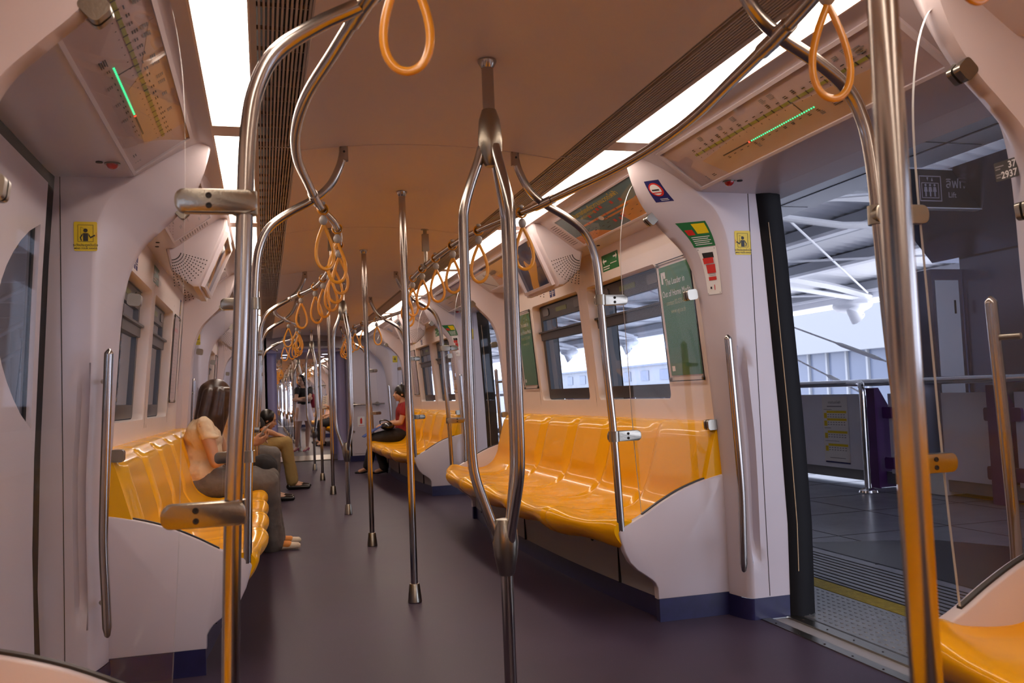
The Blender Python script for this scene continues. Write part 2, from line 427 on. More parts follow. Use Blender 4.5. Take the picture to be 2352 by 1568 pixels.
# outer shell between linings (keeps daylight out except through glass and open doors)
for s in (1, -1):
    for k in BENCHES:
        c = bench_c(k)
        mb = MB(); X1 = lambda z: interp(XO, z)+.03
        for ya, yb, za, zb in ((-2.0, 2.0, -.3, .98), (-2.0, 2.0, 1.70, 2.3), (-2.0, -1.2, .98, 1.70), (1.08, 2.0, .98, 1.70), (-.15, .04, .98, 1.70)):
            mb.add([(s*X1(za), c+ya, za), (s*X1(za), c+yb, za), (s*X1(zb), c+yb, zb), (s*X1(zb), c+ya, zb)], [(0, 1, 2, 3)])
            # window box sides
        for a, b in ((-1.21, -.14), (.03, 1.09)):
            for y0, y1, za, zb in ((a, a, .98, 1.70), (b, b, .98, 1.70), (a, b, .98, .98), (a, b, 1.70, 1.70)):
                if y0 == y1: q = [(s*(interp(XW, za)+.05), c+y0, za), (s*X1(za), c+y0, za), (s*X1(zb), c+y0, zb), (s*(interp(XW, zb)+.05), c+y0, zb)]
                else: q = [(s*(interp(XW, za)+.05), c+y0, za), (s*X1(za), c+y0, za), (s*X1(za), c+y1, za), (s*(interp(XW, za)+.05), c+y1, za)]
                mb.add(q, [(0, 1, 2, 3)])
        struct(mb.build('wall_'+SN[s], 'winframe', origin=(s*1.5, c, 0), smooth=0))

# black rubber door edges with a thin pale line
def seal(s, d):
    mb = MB(); zs = [0, .2, .41, .65, .9, 1.25, 1.6, 1.78, 1.915]
    mb.loft([[(s*(interp(XO, z)-.004), d*.790, z), (s*(interp(XO, z)-.004), d*.80, z), (s*(interp(XO, z)+.12), d*.80, z), (s*(interp(XO, z)+.12), d*.79, z),
              (s*(interp(XO, z)+.095), d*.775, z), (s*(interp(XO, z)+.05), d*.765, z), (s*(interp(XO, z)+.015), d*.775, z)] for z in zs])
    o = struct(mb.build('trim_6', 'black', origin=(s*1.5, 0, 0), smooth=50))
    mb = MB(); mb.tube([(s*(interp(XO, z)+.030), d*.7695, z) for z in zs if .2 <= z <= 1.8], .0022, 6); p = struct(mb.build('trim_7', 'gold', origin=(s*1.5, 0, 0)))
    return [o, p]
for d in (1, -1): place(seal(1, d), [DC+PY*j for j in DOORS])

# door sills
def sill(s):
    outs = []
    mb = MB(); mb.box(s*1.385, s*1.43, -.79, .79, -.02, .004); mb.box(s*1.51, s*1.56, -.79, .79, -.02, .004); mb.box(s*1.566, s*1.575, -.79, .79, -.03, .0)
    outs.append(struct(mb.build('trim_8', 'steeld', origin=(s*1.45, 0, 0))))
    mb = MB(); mb.box(s*1.43, s*1.51, -.79, .79, -.02, -.004); outs.append(struct(mb.build('trim_9', 'basegrey', origin=(s*1.45, 0, 0))))
    mb = MB()
    for i in range(9):
        for x in (1.40, 1.535): mb.lathe([(.004, .004), (.004, .006), (.001, .0065)], (s*x, -.7+i*.175, 0), 8)
    outs.append(struct(mb.build('trim_10', 'dark', origin=(s*1.45, 0, 0))))
    mb = MB(); mb.box(s*1.40, s*1.56, -.80, .80, -.06, -.015); outs.append(struct(mb.build('trim_11', 'navy', origin=(s*1.45, 0, 0))))
    return outs
for s in (1, -1): place(sill(s), [DC+PY*j for j in DOORS])

# ---- closed doors on the far side: two curved leaves with D-shaped panes ----------------
def leaf(s, d):
    """leaf from the middle (y=.004) to the jamb (y=.755), d = direction"""
    r = thing('door_1', None, None, (s*1.5, d*.38, 0)); r['kind'] = 'structure'; del_label(r)
    XL = lambda z: interp(XO, z)-.035
    hole = [(.60, 1.70), (.60, .99)]+[(.60-.47*sin(pi*t)**.8, .99+.71*t) for t in [i/14 for i in range(1, 14)]]
    hole = [(y, z) for y, z in hole]
    # outer boundary samples matched by angle
    cy, cz = .40, 1.33; outer = []
    for y, z in hole:
        dy, dz = y-cy, z-cz
        k = min((.665-cy)/dy if dy > 1e-6 else 99, (.004-cy)/dy if dy < -1e-6 else 99, (1.862-cz)/dz if dz > 1e-6 else 99, (.012-cz)/dz if dz < -1e-6 else 99)
        outer.append((cy+dy*k, cz+dz*k))
    def pt(y, z, dx=0): return (s*(XL(z)+dx), d*y, z)
    # panel as a grid with the hole cut
    mb = MB(); n = len(hole)
    # ordered loops around
    order = sorted(range(n), key=lambda i: math.atan2(hole[i][1]-cz, hole[i][0]-cy))
    H = [hole[i] for i in order]
    # dense loop
    def dens(L, k=3):
        out = []
        for i in range(len(L)):
            a, b = L[i], L[(i+1) % len(L)]
            for j in range(k): out.append((a[0]+(b[0]-a[0])*j/k, a[1]+(b[1]-a[1])*j/k))
        return out
    H = dens(H); O = []
    for y, z in H:
        dy, dz = y-cy, z-cz
        k = min((.665-cy)/dy if dy > 1e-6 else 99, (.004-cy)/dy if dy < -1e-6 else 99, (1.862-cz)/dz if dz > 1e-6 else 99, (.012-cz)/dz if dz < -1e-6 else 99)
        O.append((cy+dy*k, cz+dz*k))
    rings = []
    for t in (0, .25, .5, .75, 1): rings.append([pt(o[0]+(h[0]-o[0])*t, o[1]+(h[1]-o[1])*t) for o, h in zip(O, H)])
    rings.append([pt(y, z, .028) for y, z in [(cy+(h[0]-cy)*.985, cz+(h[1]-cz)*.985) for h in H]])
    mb.loft(rings, True, False)
    for sy, sz in ((.665, 1.862), (.665, .012), (.004, 1.862), (.004, .012)):
        near = sorted(O, key=lambda p: (p[0]-sy)**2+(p[1]-sz)**2)[:2]
        mb.add([pt(sy, sz), pt(*near[0]), pt(*near[1])], [(0, 1, 2)])
    mb.loft([[pt(.665, z), pt(.665, z, .04)] for z in (.012, .41, .9, 1.3, 1.6, 1.862)], closed=False)
    mb.build('panel', 'door', r, smooth=30)
    mb = MB(); mb.loft([[pt(y, z, .02) for y, z in H], [pt(y, z, .025) for y, z in H]], True, True); mb.build('pane', 'pane', r, smooth=0)
    mb = MB(); mb.loft([[pt(.57, z, .016), pt(.60, z, .016), pt(.60, z, .03), pt(.57, z, .03)] for z in (.99, 1.2, 1.45, 1.70)]); mb.build('seal', 'black', r)
    # black rubber gap between leaf and jamb
    mb = MB(); mb.loft([[pt(.668, z, .014), pt(.791, z, .008), pt(.80, z, .05), pt(.668, z, .05)] for z in (.0, .41, .9, 1.3, 1.6, 1.915)]); mb.build('gasket', 'black', r)
    if d > 0:
        mb = MB(); mb.loft([[pt(-.004, z, .0), pt(.004, z, .0), pt(.004, z, .04), pt(-.004, z, .04)] for z in (.0, .41, .9, 1.3, 1.6, 1.915)]); mb.build('meeting_seal', 'black', r)
    return [r]
for d in (1, -1): place(leaf(-1, d), [DC+PY*j for j in DOORS])
for j in DOORS:
    mb = MB(); mb.box(-1.62, -1.455, DC+PY*j-.8, DC+PY*j+.8, 1.866, 1.914); struct(mb.build('trim_12', 'black', origin=(-1.5, DC+PY*j, 1.9)))

# ---- coach ends and gangways ---------------------------------------------------------
for a, b in ((15.35, 18.31), (37.79, 40.75)):
    for s in (1, -1):
        mb = MB(); mb.box(s*.665, s*1.5, a, a+.05, .095, 2.2); mb.box(s*.665, s*1.5, b-.05, b, .095, 2.2); mb.box(s*.665, s*.70, a, a+.55, .095, 2.2); mb.box(s*.665, s*.70, b-.55, b, .095, 2.2)
        struct(mb.build('wall_end', 'lining', origin=(s, a, 0)))
        mb = MB(); mb.box(s*.668, s*1.4, a-.004, a+.3, 0, .095); mb.box(s*.668, s*1.4, b-.3, b+.004, 0, .095); struct(mb.build('baseboard_end', 'kick', origin=(s, a, 0)))
    for s in (1, -1):
        mb = MB(); mb.box(s*.60, s*.66, a+.5, b-.5, 0, 2.1); struct(mb.build('wall_bellows', 'gangway', origin=(s, a, 0)))
        for yy in (a+.62, b-.62):
            mb = MB(); mb.lathe([(.10, 0), (.10, 1.88)], (s*.60, yy, 0), 20); struct(mb.build('wall_bellows', 'gangway', origin=(s*.6, yy, 0)))
    mb = MB(); mb.box(-.70, .70, a+.2, b-.2, 1.88, 2.2); struct(mb.build('ceiling', 'gangway', origin=(0, a, 2)))
    for yy in (a, b-.2):
        mb = MB(); mb.box(-.70, .70, yy, yy+.2, 1.93, 2.2); struct(mb.build('ceiling', 'lining', origin=(0, yy, 2)))
    mb = MB()
    for yy, dd in ((a, -1), (b, 1)):
        for i in range(5): mb.box(-.25, .45, yy+(dd*.012 if dd < 0 else 0), yy+(0 if dd < 0 else .012), 1.965+i*.018, 1.973+i*.018)
    struct(mb.build('trim_13', 'dark', origin=(0, a, 2)))
    mb = MB(); mb.box(-.62, .62, a+.75, b-.75, .001, .012); mb.box(-.62, .62, a+.72, a+.76, .012, .016)
    struct(mb.build('floor', 'steeld', origin=(0, a, 0)))
    mb = MB(); mb.box(-.62, .62, a+.68, a+.72, .0005, .004); struct(mb.build('trim_14', 'dark', origin=(0, a, 0)))
    for sx in (-.35, .35):
        for yy in (a+1.0, b-1.0):
            t = thing('gangway_lamp', 'small round white downlight in the purple gangway ceiling', 'lamp', (sx, yy, 1.88), 'gangway downlights')
            MB().lathe([(.05, -.002), (.05, .0)], (sx, yy, 1.878), 16).build('diffuser', 'glow', t)
            MB().lathe([(.062, .0), (.062, .003)], (sx, yy, 1.878), 16).build('rim', 'white', t)
# ---------------------------------------------------------------- benches
def bowx(y, a, p=3): return a*abs(max(-1, min(1, y/1.8)))**p
def bowseat(y, s=1):
    t = abs(max(-1, min(1, y/1.825)))
    return .07*t**2.5+.085*t**9 if s > 0 else .110+.015*t**2.5+.035*t**9
SEATP = cr([(.70, .335, 0), (.655, .355, 0), (.618, .392, 0), (.612, .428, 0), (.642, .452, 0), (.72, .455, 0), (.82, .443, 0), (.93, .434, 0), (1.03, .434, 0), (1.10, .450, 0), (1.15, .485, 0),
            (1.185, .545, 0), (1.21, .61, 0), (1.235, .70, 0), (1.258, .78, 0), (1.275, .835, 0), (1.295, .864, 0), (1.33, .874, 0), (1.395, .874, 0)], 3)
def seat_shell(s, y0, y1):
    NU = 22; rings = []; n = len(SEATP)
    nrm = []
    for i in range(n):
        t = (SEATP[min(i+1, n-1)]-SEATP[max(i-1, 0)]).normalized(); nrm.append(V((-t.y, t.x, 0)))   # toward the sitter
    def sm(a, b, x): t = max(0, min(1, (x-a)/(b-a))); return t*t*(3-2*t)
    for j in range(NU+1):
        u = j/NU; y = y0+(y1-y0)*u; ring = []
        pad = sm(.06, .14, u)*(1-sm(.86, .94, u))
        ed = max(math.exp(-(u/.022)**2), math.exp(-((1-u)/.022)**2))
        for i, p in enumerate(SEATP):
            x, z = p.x, p.y; q = V((x, z, 0)); k = 0
            if z > .47 and x > 1.1:      # back: raised pad with rounded top, channels beside it
                h = (z-.47)/.40; k += .021*pad*sm(.12, .36, h)*(1-sm(.88, .97, h+.07*(2*u-1)**4))
            elif z > .40 and x < 1.12:   # seat pan: two thigh hollows, lifted rib between seats and a rolled front
                f = sm(.62, .78, x)*(1-sm(1.0, 1.12, x)); k -= .012*pad*f*(1-.55*math.exp(-((u-.5)/.09)**2))
            if x < .80: k += .013*cos(2*pi*u)*(1-sm(.66, .80, x)) + .004*math.exp(-((u-.5)/.12)**2)*(1-sm(.66, .80, x))
            k -= .010*ed
            q = q+nrm[i]*k
            w = max(0, min(1, (1.12-x)/.5)); ring.append((s*(q.x+w*bowseat(y, s)), y, q.y))
        rings.append(ring)
    mb = MB()
    rings = [r+[(s*1.388, r[0][1], .85), (s*1.388, r[0][1], .42), (s*1.10, r[0][1], .400), (r[0][0]+s*.16, r[0][1], .385), (r[0][0]+s*.02, r[0][1], r[0][2]-.004)] for r in rings]
    mb.loft(rings, True, True)
    return mb
PANEL = [(.79, .425), (.83, .443), (.904, .478), (.98, .522), (1.08, .572), (1.18, .607), (1.28, .632), (1.34, .641), (1.34, .10), (.958, .10), (.957, .15), (.947, .172), (.93, .19), (.90, .212), (.862, .238), (.828, .275), (.806, .32), (.79, .37), (.782, .405)]
def make_bench(s):
    r = thing('bench', 'x', 'bench', (s*1.1, 0, 0))
    n = 6; L = 1.868
    for i in range(n):
        y0 = -L+2*L*i/n; seat_shell(s, y0+.0015, y0+2*L/n-.0015).build('seat', 'seat', r, smooth=60)
    for d in (-1, 1):
        mb = MB()
        P = cr([(p[0], p[1], 0) for p in PANEL[:8]], 3)[:-1]; P = [(p.x, p.y) for p in P]+PANEL[7:]
        # rounded edge panel: inset rings
        def off(t):
            cx, cz = 1.1, .33
            return [(x+(cx-x)*t*.05, z+(cz-z)*t*.05) for x, z in P]
        mb.loft([[(s*x, d*y, z) for x, z in off(t)] for y, t in ((1.826, .45), (1.829, .15), (1.834, 0), (1.866, 0), (1.872, .15), (1.874, .45))])
        o = mb.build('side_panel', 'lining', r, smooth=50)
        mb = MB(); top = [p for p in cr([(p[0], p[1], 0) for p in PANEL[1:8]], 4) if .90 <= p.x <= 1.315]
        mb.loft([[(s*p.x, d*1.842, p.y-.004), (s*p.x, d*1.842, p.y+.006), (s*p.x, d*1.858, p.y+.006), (s*p.x, d*1.858, p.y-.004)] for p in top])
        mb.build('gasket', 'gasket', o)
        mb = MB(); mb.box(s*.962, s*1.31, d*1.832, d*1.871, 0, .101); mb.build('kick_plate', 'kick', o)
    ys = [-1.83+3.66*i/24 for i in range(25)]
    mb = MB(); mb.loft([[(s*(.905+bowx(y, .085, 2.2)), y, z) for z in (.0, .095)] + [(s*(.905+bowx(y, .085, 2.2)+.01), y, .0955)] for y in ys], closed=False); mb.build('kick_plate', 'kick', r)
    mb = MB(); mb.loft([[(s*(.902+bowx(y, .085, 2.2)), y, .095), (s*(.902+bowx(y, .085, 2.2)-.012), y, .30), (s*(.84+bowx(y, .085, 2.2)), y, .375), (s*1.0, y, .38)] for y in ys], closed=False); base = mb.build('base', 'basegrey', r)
    mb = MB()
    for y in (-1.64, -1.15, -.6, 0, .6, 1.15, 1.64):
        x = .902+bowx(y, .085, 2.2)-.012; mb.ball((s*x, y, .27), .009, .013, .013, 10, 6)
    mb.build('bolt', 'dark', base)
    for y in (-1.45, 1.45, .02):
        x = .902+bowx(y, .085, 2.2)
        MB().box(s*(x-.001), s*(x-.014), y, y+.004, .096, .30).build('joint', 'dark', base)
    return r
BN = {-1: 'beside the camera', 0: 'between the open doorway and the next one', 1: 'farther along, beyond the second doorway'}
for s in (1, -1):
    b = make_bench(s); b0 = b
    for k in BENCHES:
        c = b0 if k == -1 else dup(b0, (0, bench_c(k), 0))
        if k < 2: c['label'] = 'long orange plastic bench, %s, %s' % (SIDE[s], {-1: 'cut off beside the camera', 0: 'first beyond the near doorway', 1: 'second beyond the near doorway'}[k])
        else: c['label'] = 'orange bench far down the train beyond the gangway'; c['group'] = 'benches of the far coaches'

# ---------------------------------------------------------------- glass draught screens with their poles
POLE = [(.80, .415), (.785, .84), (.763, 1.17), (.750, 1.45), (.740, 1.60), (.722, 1.69), (.682, 1.765), (.60, 1.828), (.50, 1.885), (.435, 1.945), (.395, 2.02), (.378, 2.08), (.375, 2.122)]
def make_screen(s, d):
    """d=+1: stands at the low-y end of a bench (y=0), pane at y=.022"""
    yp = d*.022
    r = thing('glass_screen', 'x', 'glass screen', (s*1.0, 0, .45))
    A = [(p.x, p.y) for p in cr([(q[0], q[1], 0) for q in PA[2:13]], 3)]
    out = [(.905, .478), (.885, .80), (.872, 1.2), (.862, 1.5), (.862, 1.68), (.874, 1.80), (.896, 1.90), (.925, 1.965), (.945, 1.985)]
    out = [(p.x, p.y) for p in cr([(q[0], q[1], 0) for q in out], 3)]
    poly = out+[(x+.012, z) for x, z in A if z < 1.93]+[(1.325, .64)]+[(x, z+.003) for x, z in reversed(PANEL[3:7])]
    n = len(poly); mb = MB()
    f = [(s*x, yp-.004, z) for x, z in poly]; g = [(s*x, yp+.004, z) for x, z in poly]
    mb.add(f+g, [tuple(range(n)), tuple(range(2*n-1, n-1, -1))], 0)
    for i in range(n):
        j = (i+1) % n; mb.add([f[i], f[j], g[j], g[i]], [(0, 1, 2, 3)], 1)
    mb.build('pane', ['screen', 'paneedge'], r, smooth=0)
    for z, x0, x1 in ((1.45, .728, .885), (.835, .765, .905)):
        mb = MB(); xp = interp([(q[1], q[0]) for q in POLE[:5]], z)
        P = rrect(xp-.024, xp+.132, z-.0235, z+.0235, .019, 4)
        P = [(x, zz) for x, zz in P]
        mb.loft([[(s*x, yp+dy, zz) for x, zz in [((x-xp-.05)*k+xp+.05, (zz-z)*k+z) for x, zz in P]] for dy, k in ((-.014, .95), (-.012, 1), (.012, 1), (.014, .95))])
        mb.tube([(s*xp, yp*.5, z-.0235), (s*xp, yp*.5, z+.0235)], .0245, 20)
        br = mb.build('bracket', 'steeld', r)
        mb = MB()
        for zz in (z-.010, z+.010):
            for dy in (-1, 1): mb.lathe([(.0062, dy*.0135), (.0062, dy*.0152), (.004, dy*.0158), (.003, dy*.0142)], (s*(xp+.068), yp, zz), 12, axis='y')
        mb.build('screw', 'dark', br)
    for x, z, a in ((1.022, 1.825, 45), (1.205, 1.47, 8), (1.275, .865, 3)):
        mb = MB(); R = Matrix.Rotation(math.radians(-s*a), 4, 'Y')
        P = rrect(-.028, .022, -.024, .024, .012, 4)
        Mx = Matrix.Translation((s*x, yp, z)) @ R
        for y0, y1 in ((-.026, -.004), (.004, .020)):
            mb.loft([[Mx @ V((s*px, yy, pz)) for px, pz in P] for yy in (y0, y1)])
        mb.build('clamp', 'steeld', r)
    return r
def make_screen_pole(s):
    r = thing('grab_pole', 'x', 'grab pole', (s*.80, 0, .42))
    path = [(s*p.x, 0, p.y) for p in cr([(q[0], q[1], 0) for q in POLE], 5)]
    mb = MB(); mb.tube(path, .0172, 16); mb.build('tube', 'steel', r)
    mb = MB(); mb.lathe([(.019, 2.05), (.019, 2.112), (.028, 2.114), (.028, 2.118)], (s*.375, 0, 0), 20); fl = mb.build('ceiling_flange', 'steel', r)
    mb = MB(); mb.lathe([(.005, -.0195), (.005, -.0188)], (s*.375, 0, 2.085), 10, axis='y'); mb.build('screw', 'dark', fl)
    return r
scr = {}
for s in (1, -1):
    for d, nm in ((1, 0), (-1, 1)):
        scr[s, d] = make_screen(s, d)
    pole = make_screen_pole(s); usedp = False; used = set()
    for k in BENCHES:
        c = bench_c(k)
        for d in (1, -1):
            y = c-d*1.87
            if k == -1 and d == 1: continue
            far = y > 16
            where = {(-1, -1): 'at the near edge of the first doorway', (0, 1): 'at the far edge of the first doorway', (0, -1): 'at the near edge of the second doorway',
                     (1, 1): 'at the far edge of the second doorway', (1, -1): 'at the near edge of the third doorway'}.get((k, d))
            if (s, d) not in used: a = scr[s, d]; a.location.y += y; used.add((s, d)); a['_w'] = tuple(V(a['_w'])+V((0, y, 0))); sy = y; scr[s, d]['y'] = y
            else: a = dup(scr[s, d], (0, y-scr[s, d]['y'], 0))
            if not usedp: p = pole; p.location.y += y+d*.012; usedp = True; y00 = y+d*.012
            else: p = dup(pole, (0, y+d*.012-y00, 0))
            if far:
                a['label'] = 'clear glass screen beside a doorway in the far coaches'; a['group'] = 'glass screens of the far coaches'
                p['label'] = 'bent steel pole at a bench end in the far coaches'; p['group'] = 'bench end poles of the far coaches'
            else:
                a['label'] = 'clear glass draught screen, %s, %s' % (SIDE[s], where); a['group'] = 'glass draught screens'
                p['label'] = 'bent steel pole, %s, %s' % (SIDE[s], where); p['group'] = 'bent bench end poles'
for o in scr.values():
    if 'y' in o: del o['y']

# ---------------------------------------------------------------- overhead rails and straps
def railx(t):   # along one bench, t from its low end
    return interp([(0, .50), (.22, .452), (.55, .37), (1.0, .318), (1.87, .297), (2.74, .318), (3.19, .37), (3.52, .452), (3.74, .50)], t)
def make_rail(s, kind):
    if kind == 'bench':
        pts = [(0, .50), (.22, .455), (.55, .375), (1.0, .32), (1.87, .297), (2.74, .32), (3.19, .375), (3.52, .455), (3.74, .50)]
    else: pts = [(0, .50), (.25, .538), (.6, .59), (.935, .607), (1.27, .59), (1.62, .538), (1.87, .50)]
    r = thing('overhead_rail', 'x', 'overhead rail', (s*.4, 0, 1.885))
    path = [(s*p.y, p.x, 1.885) for p in cr([(q[0], q[1], 0) for q in pts], 6)]
    MB().tube(path, .0165, 16).build('tube', 'steel', r)
    for e, f in ((path[0], path[3]), (path[-1], path[-4])):
        e, f = V(e), V(f); t = (f-e).normalized()
        MB().tube([e-t*.03 if kind == 'bench' else e, e+t*.085], .0205, 18).build('sleeve', 'steel', r)
    if kind == 'bench':
        x = s*.297
        mb = MB(); mb.cyl((x, 1.87, 1.885), (x, 1.87, 2.12), .012); mb.box(x-.021, x+.021, 1.87-.016, 1.87+.016, 1.975, 2.085); mb.lathe([(.026, 2.112), (.026, 2.12)], (x, 1.87, 0), 16); mb.tube([(x, 1.83, 1.885), (x, 1.91, 1.885)], .0205, 16); mb.build('hanger', 'steeld', r)
    return r
def make_strap():
    r = thing('hand_strap', 'x', 'hand strap', (0, 0, 0))
    mb = MB(); mb.tube([(.0235*sin(a), 0, .0235*cos(a)) for a in [2*pi*i/18 for i in range(18)]], .0045, 8, closed=True, rb=.009); mb.build('collar', 'strap', r)
    MB().ball((0, 0, .026), .013, .013, .010, 12, 8).build('clip', 'bead', r); MB().ball((0, 0, -.050), .0185, .0185, .023, 16, 10).build('bead', 'bead', r)
    pts = []; N = 44
    for i in range(N+1):
        t = i/N; a = 2*pi*t
        # teardrop: pointed at top
        z = -.068-.198*(1-cos(a))/2; w = .047*sin(a)*(sin(a/2))**1.15
        pts.append((w*1.18, 0, z))
    mb = MB(); mb.tube(pts, .0042, 10, rb=.0082); mb.build('loop', 'strap', r, smooth=70)
    return r
strap0 = make_strap(); first = True; nstrap = 0
for s in (1, -1):
    rb, rd = make_rail(s, 'bench'), make_rail(s, 'door')
    ub = ud = None
    for k in BENCHES:
        y = bench_c(k)-1.87
        if ub is None: o = rb; o.location.y += y; ub = y
        else: o = dup(rb, (0, y-ub, 0))
        if k < 2: o['label'] = 'curved steel overhead rail, %s, above the bench %s' % (SIDE[s], {-1: 'beside the camera', 0: 'first beyond the near doorway', 1: 'second beyond the near doorway'}[k])
        else: o['label'] = 'overhead rail above a bench in the far coaches'; o['group'] = 'bench rails of the far coaches'
        for i in range(8):
            t = .21+.457*i
            if k == -1 and i < 6: continue
            yy = y+t; x = s*railx(t)
            if k == -1 and i == 7: x = .408 if s > 0 else -.462
            if first: q = strap0; first = False
            else: q = strap0.copy(); COL.objects.link(q); [dup(ch, (0, 0, 0), parent=q) for ch in strap0.children]
            q.location = (x, yy, 1.885); random.seed(int(1000+yy*37+s*5)); lean = random.uniform(-.05, .05) if k >= 0 else 0
            q.rotation_euler = (random.uniform(-.04, .04), lean, random.uniform(-.35, .35)); nstrap += 1
            if k == -1: q['label'] = 'yellow hand strap above the %s bench beside the camera, %s the doorway' % (SIDE[s], {6: 'second from', 7: 'next to'}[i])
            elif k < 2: q['label'] = 'yellow hand strap, %s along the %s rail above the %s bench' % (ORD[i], SIDE[s], ('first', 'second')[k]); q['group'] = 'hand straps above the %s bench, %s' % (('first', 'second')[k], SIDE[s])
            else: q['label'] = 'tiny yellow hand strap crowded with others in the far coaches'; q['group'] = 'hand straps of the far coaches'
    for j in DOORS:
        y = DC+PY*j-HALF
        if ud is None: o = rd; o.location.y += y; ud = y
        else: o = dup(rd, (0, y-ud, 0))
        if j < 3: o['label'] = 'curved steel overhead rail bowing out over the %s doorway, %s' % (ORD[j], SIDE[s])
        else: o['label'] = 'overhead rail across a doorway in the far coaches'; o['group'] = 'doorway rails of the far coaches'

# ---------------------------------------------------------------- floor to ceiling poles along the centre line
def plain_pole():
    r = thing('grab_pole', 'x', 'grab pole', (0, 0, 0))
    MB().tube([(0, 0, .05), (0, 0, 1.0), (0, 0, 2.122)], .0178, 18).build('tube', 'steel', r)
    MB().lathe([(.034, .0), (.0365, .004), (.0265, .090), (.024, .094), (.017, .095)], (0, 0, 0), 24).build('foot', 'steeld', r)
    MB().lathe([(.018, 2.10), (.029, 2.121), (.029, 2.126)], (0, 0, 0), 20).build('ceiling_flange', 'steel', r)
    return r
def split_pole():
    r = thing('split_grab_pole', 'x', 'split grab pole', (0, 0, 0))
    for za, zb in ((.05, .55), (1.90, 2.122)): MB().tube([(0, 0, za), (0, 0, zb)], .0195, 18).build('tube', 'steel', r)
    for zs in ([(.0215, .478), (.026, .485), (.037, .54), (.041, .58), (.038, .62), (.028, .652), (.012, .655)], [(.018, 1.778), (.026, 1.79), (.037, 1.83), (.040, 1.865), (.034, 1.93), (.0235, 1.962), (.02, 1.964)]): MB().lathe(zs, (0, 0, 0), 24).build('hub', 'steeld', r)
    for a in (170, 290, 50):
        ca, sa = cos(math.radians(a)), sin(math.radians(a))
        P = [(.022, .575), (.038, .63), (.066, .715), (.088, .79), (.0955, .86), (.097, 1.0), (.097, 1.35), (.096, 1.58), (.090, 1.645), (.070, 1.715), (.042, 1.79), (.026, 1.84)]
        MB().tube([(ca*p.x, sa*p.x, p.y) for p in cr([(q[0], q[1], 0) for q in P], 5)], .0162, 14).build('branch', 'steel', r)
    MB().lathe([(.034, .0), (.0365, .004), (.0265, .090), (.024, .094), (.017, .095)], (0, 0, 0), 24).build('foot', 'steeld', r)
    MB().lathe([(.020, 2.10), (.031, 2.121), (.031, 2.126)], (0, 0, 0), 20).build('ceiling_flange', 'steel', r)
    return r
pp, sp = plain_pole(), split_pole(); up = us = False; i = 0; y = .88
np_, ns_ = 0, 0
while y < YE-2:
    split = (i % 3 == 1)
    if not incar(y): y += 1.867; i += 1; continue
    src = sp if split else pp
    used_ = us if split else up
    if used_: o = dup(src, (0, 0, 0)); o.location.y = y
    else: o = src; o.location.y = y
    if split: us = True
    else: up = True
    if y < 15:
        if split: o['label'] = 'three-branched steel pole in the middle of the aisle, %s from the camera' % ORD[ns_]; ns_ += 1; o['group'] = 'three-branched poles of the near coach'
        else: o['label'] = 'straight steel pole in the middle of the aisle, %s from the camera' % ORD[np_]; np_ += 1; o['group'] = 'straight aisle poles of the near coach'
    elif split: o['label'] = 'three-branched steel pole in the aisle of the far coaches'; o['group'] = 'three-branched poles of the far coaches'
    else: o['label'] = 'straight steel pole in the aisle of the far coaches'; o['group'] = 'straight aisle poles of the far coaches'
    y += 1.867; i += 1

# ---------------------------------------------------------------- grab handles beside the doorways
def handle(s, d):
    r = thing('grab_bar', 'x', 'grab handle', (s*1.27, 0, .23))
    pts = [(1.262, 1.262), (1.265, 1.20), (1.276, .95), (1.286, .70), (1.289, .55), (1.284, .38), (1.280, .232)]
    mb = MB(); path = [(s*(p.x+.004), d*.745, p.y) for p in cr([(q[0], q[1], 0) for q in pts], 5)]
    n = len(path); R = [.0165]*n; R[0] = .010; R[-1] = .010
    path = [V(path[0])+V((0, 0, .006))]+path+[V(path[-1])-V((0, 0, .006))]; R = [.004]+R+[.004]
    mb.tube(path, R, 16); mb.build('bar', 'steel', r)
    mb = MB()
    for z in (1.15, .34):
        x = interp([(q[1], q[0]) for q in reversed(pts)], z); mb.cyl((s*(x+.004), d*.745, z), (s*(x+.03), d*.81, z), .009)
    mb.build('standoff', 'steeld', r)
    return r
for s in (1, -1):
    for d in (1, -1):
        h = handle(s, d); y0 = None
        for j in DOORS:
            y = DC+PY*j
            if y0 is None: o = h; o.location.y += y; y0 = y
            else: o = dup(h, (0, y-y0, 0))
            if j < 3: o['label'] = 'vertical steel grab bar, %s edge of the %s doorway, %s' % ('far' if d > 0 else 'near', ORD[j], SIDE[s]); o['group'] = 'door edge grab handles'
            else: o['label'] = 'grab handle beside a doorway in the far coaches'; o['group'] = 'grab handles of the far coaches'
# ---------------------------------------------------------------- printed panels, stickers, screens
SL0 = (.95, 2.082); SL1 = (1.165, 1.928); SLL = math.hypot(SL1[0]-SL0[0], SL1[1]-SL0[1])
def slopeM(s, y, v=0.):
    """frame on the sloping soffit face: x runs to the viewer's right, y up the slope; origin at distance v down from its upper edge"""
    dx, dz = (SL1[0]-SL0[0])/SLL, (SL1[1]-SL0[1])/SLL
    o = (s*(SL0[0]+dx*v), y, SL0[1]+dz*v)
    return frameM(o, (0, -s, 0), (-s*dx, 0, -dz))
def wallM(s, y, z): return frameM((s*interp(XW, z), y, z), (0, -s, 0), (s*-.083, 0, 1))
def layer(r, name, m, Mx, polys, z=.001, th=.0006):
    mb = MB()
    for p in polys: plate(mb, p, Mx, z, z+th)
    return mb.build(name, m, r, smooth=0)
def txt(r, body, size, Mx, m='ink', z=.0026, align='LEFT', bold=0., sx=1., name='lettering'):
    return text_mb(body, size, Mx, z, align, bold, sx).build(name, m, r, smooth=0)
def sh(Mx, x, y): return Mx @ Matrix.Translation((x, y, 0))
rnd = random.Random(5)
